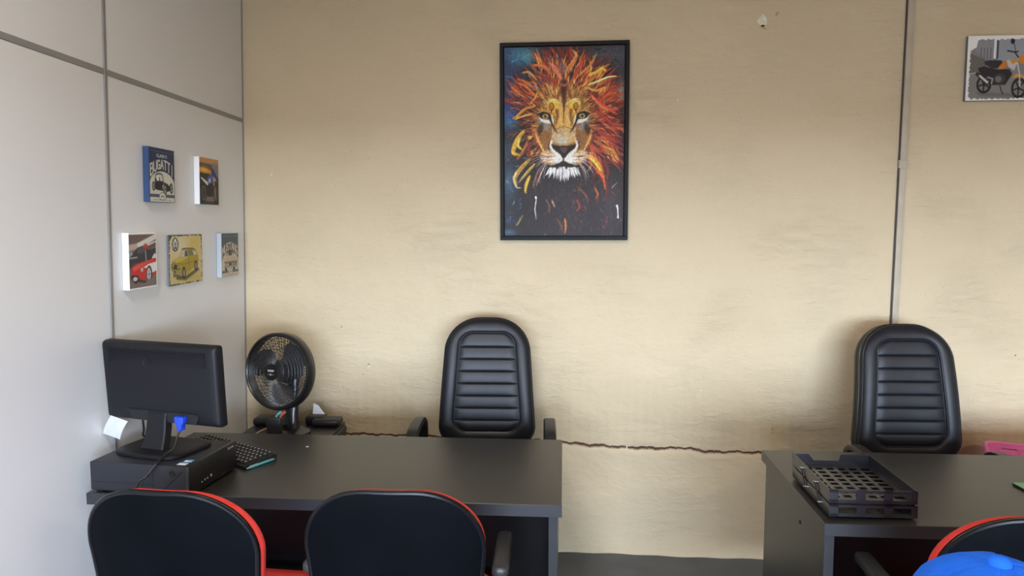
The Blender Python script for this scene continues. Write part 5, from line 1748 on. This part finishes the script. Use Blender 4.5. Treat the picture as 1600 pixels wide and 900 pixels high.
def print_grid(name, p, w, h, parent, M=None, gain=1.0):
    """fine grid in the local xz plane, facing -y, origin at its centre"""
    W, H = p.W, p.H
    xs_ = np.linspace(-w / 2, w / 2, W)
    zs_ = np.linspace(h / 2, -h / 2, H)
    X, Z = np.meshgrid(xs_, zs_)
    co = np.stack([X, np.zeros_like(X), Z], -1).reshape(-1, 3).astype(np.float32)
    idx = np.arange(W * H).reshape(H, W)
    q = np.stack([idx[1:, :-1], idx[1:, 1:], idx[:-1, 1:], idx[:-1, :-1]], -1).reshape(-1, 4)
    me = bpy.data.meshes.new(name)
    me.vertices.add(W * H)
    me.vertices.foreach_set('co', co.ravel())
    me.loops.add(q.size)
    me.loops.foreach_set('vertex_index', q.ravel().astype(np.int32))
    me.polygons.add(len(q))
    me.polygons.foreach_set('loop_start', (np.arange(len(q)) * 4).astype(np.int32))
    me.update(calc_edges=True)
    at = me.color_attributes.new('print', 'FLOAT_COLOR', 'POINT')
    c = np.ones((W * H, 4), np.float32)
    c[:, :3] = np.clip(to_lin(np.clip(p.a, 0, 1)) * gain, 0, 0.95).reshape(-1, 3)
    at.data.foreach_set('color', c.ravel())
    me.materials.append(M_print)
    o = bpy.data.objects.new(name, me)
    COL.objects.link(o)
    if parent: o.parent = parent
    if M is not None: o.matrix_local = M
    return o

# ------------------------------------------------------------------ lion picture on the back wall
FW, FH, FD, FB = 0.575, 0.878, 0.028, 0.018
lion = thing('framed_picture', 'large framed painting of a colourful lion face on the back wall', 'picture', (-0.057, WY - 0.002, 1.910))
lion.rotation_euler = (0, math.radians(-0.15), 0)
for nm, lo, hi in (('top', (-FW / 2, -FD, FH / 2 - FB), (FW / 2, 0, FH / 2)), ('bot', (-FW / 2, -FD, -FH / 2), (FW / 2, 0, -FH / 2 + FB)), ('l', (-FW / 2, -FD, -FH / 2 + FB), (-FW / 2 + FB, 0, FH / 2 - FB)), ('r', (FW / 2 - FB, -FD, -FH / 2 + FB), (FW / 2, 0, FH / 2 - FB))):
    obj('frame_bar', B(lo, hi, 0.0015, 1), M_frame, lion, smooth=False)
obj('backing', B((-FW / 2 + 0.004, -0.012, -FH / 2 + 0.004), (FW / 2 - 0.004, -0.002, FH / 2 - 0.004)), M_dark, lion, smooth=False)
obj('canvas_side', B((-FW / 2 + FB + 0.003, -0.0235, -FH / 2 + FB + 0.003), (FW / 2 - FB - 0.003, -0.012, FH / 2 - FB - 0.003)), M_dark, lion, smooth=False)
print_grid('painting', paint_lion(), FW - 2 * FB - 0.006, FH - 2 * FB - 0.006, lion, Matrix.Translation((0, -0.0238, 0)), LION_GAIN)

# ------------------------------------------------------------------ small canvases on the partition
def canvas(label, s_left, s_right, z0, z1, t, p, m_edge, gain=1.0):
    w, h = s_left - s_right, z1 - z0
    M = lwm((s_left + s_right) / 2, (z0 + z1) / 2)
    o = bpy.data.objects.new('canvas_print', None)
    o.empty_display_size = 0.03
    COL.objects.link(o)
    o.matrix_world = M
    tag(o, label, 'picture', 'small canvas prints on the partition')
    obj('stretcher', B((-w / 2, -t, -h / 2), (w / 2, -0.0012, h / 2), 0.0015, 1), m_edge, o, smooth=False)
    print_grid('print', p, w - 0.001, h - 0.001, o, Matrix.Translation((0, -t - 0.0006, 0)), gain)
    return o
canvas('blue canvas print of a vintage car with an arched title, upper left on the partition', 0.909, 0.727, 1.624, 1.816, 0.023, paint_arch_car((38, 52, 84), (206, 204, 190), 'BUGATTI', 'CLASSIC', car_roadster), M_canvas_b)
canvas('white-edged canvas print of a blue motorcycle at sunset on the partition', 0.521, 0.341, 1.625, 1.815, 0.024, paint_moto_sunset(), M_canvas_w)
canvas('white-edged canvas print of a red and white sports car on the partition', 1.054, 0.872, 1.325, 1.517, 0.024, paint_red_car(), M_canvas_w)
canvas('wide aged canvas print of a yellow hatchback car on the partition', 0.752, 0.476, 1.312, 1.504, 0.008, paint_yellow_car(), M_canvas_d)
canvas('grey and beige canvas print of a car with an arched title, nearest the corner', 0.318, 0.137, 1.313, 1.504, 0.023, paint_arch_car((78, 90, 98), (200, 184, 160), 'MUSTANG', '', car_muscle), M_canvas_g)

# ------------------------------------------------------------------ motorcycle canvas on the back wall, right
mc = thing('canvas_print', 'white-bordered canvas print of an orange motorcycle on the back wall', 'picture', (1.650 + 0.1475, WY, 2.203), 0)
obj('stretcher', B((-0.1475, -0.020, -0.135), (0.1475, -0.001, 0.135), 0.0015, 1), M_canvas_d, mc, smooth=False)
print_grid('print', paint_street_bike(), 0.2945, 0.2695, mc, Matrix.Translation((0, -0.0206, 0)), 1.0)
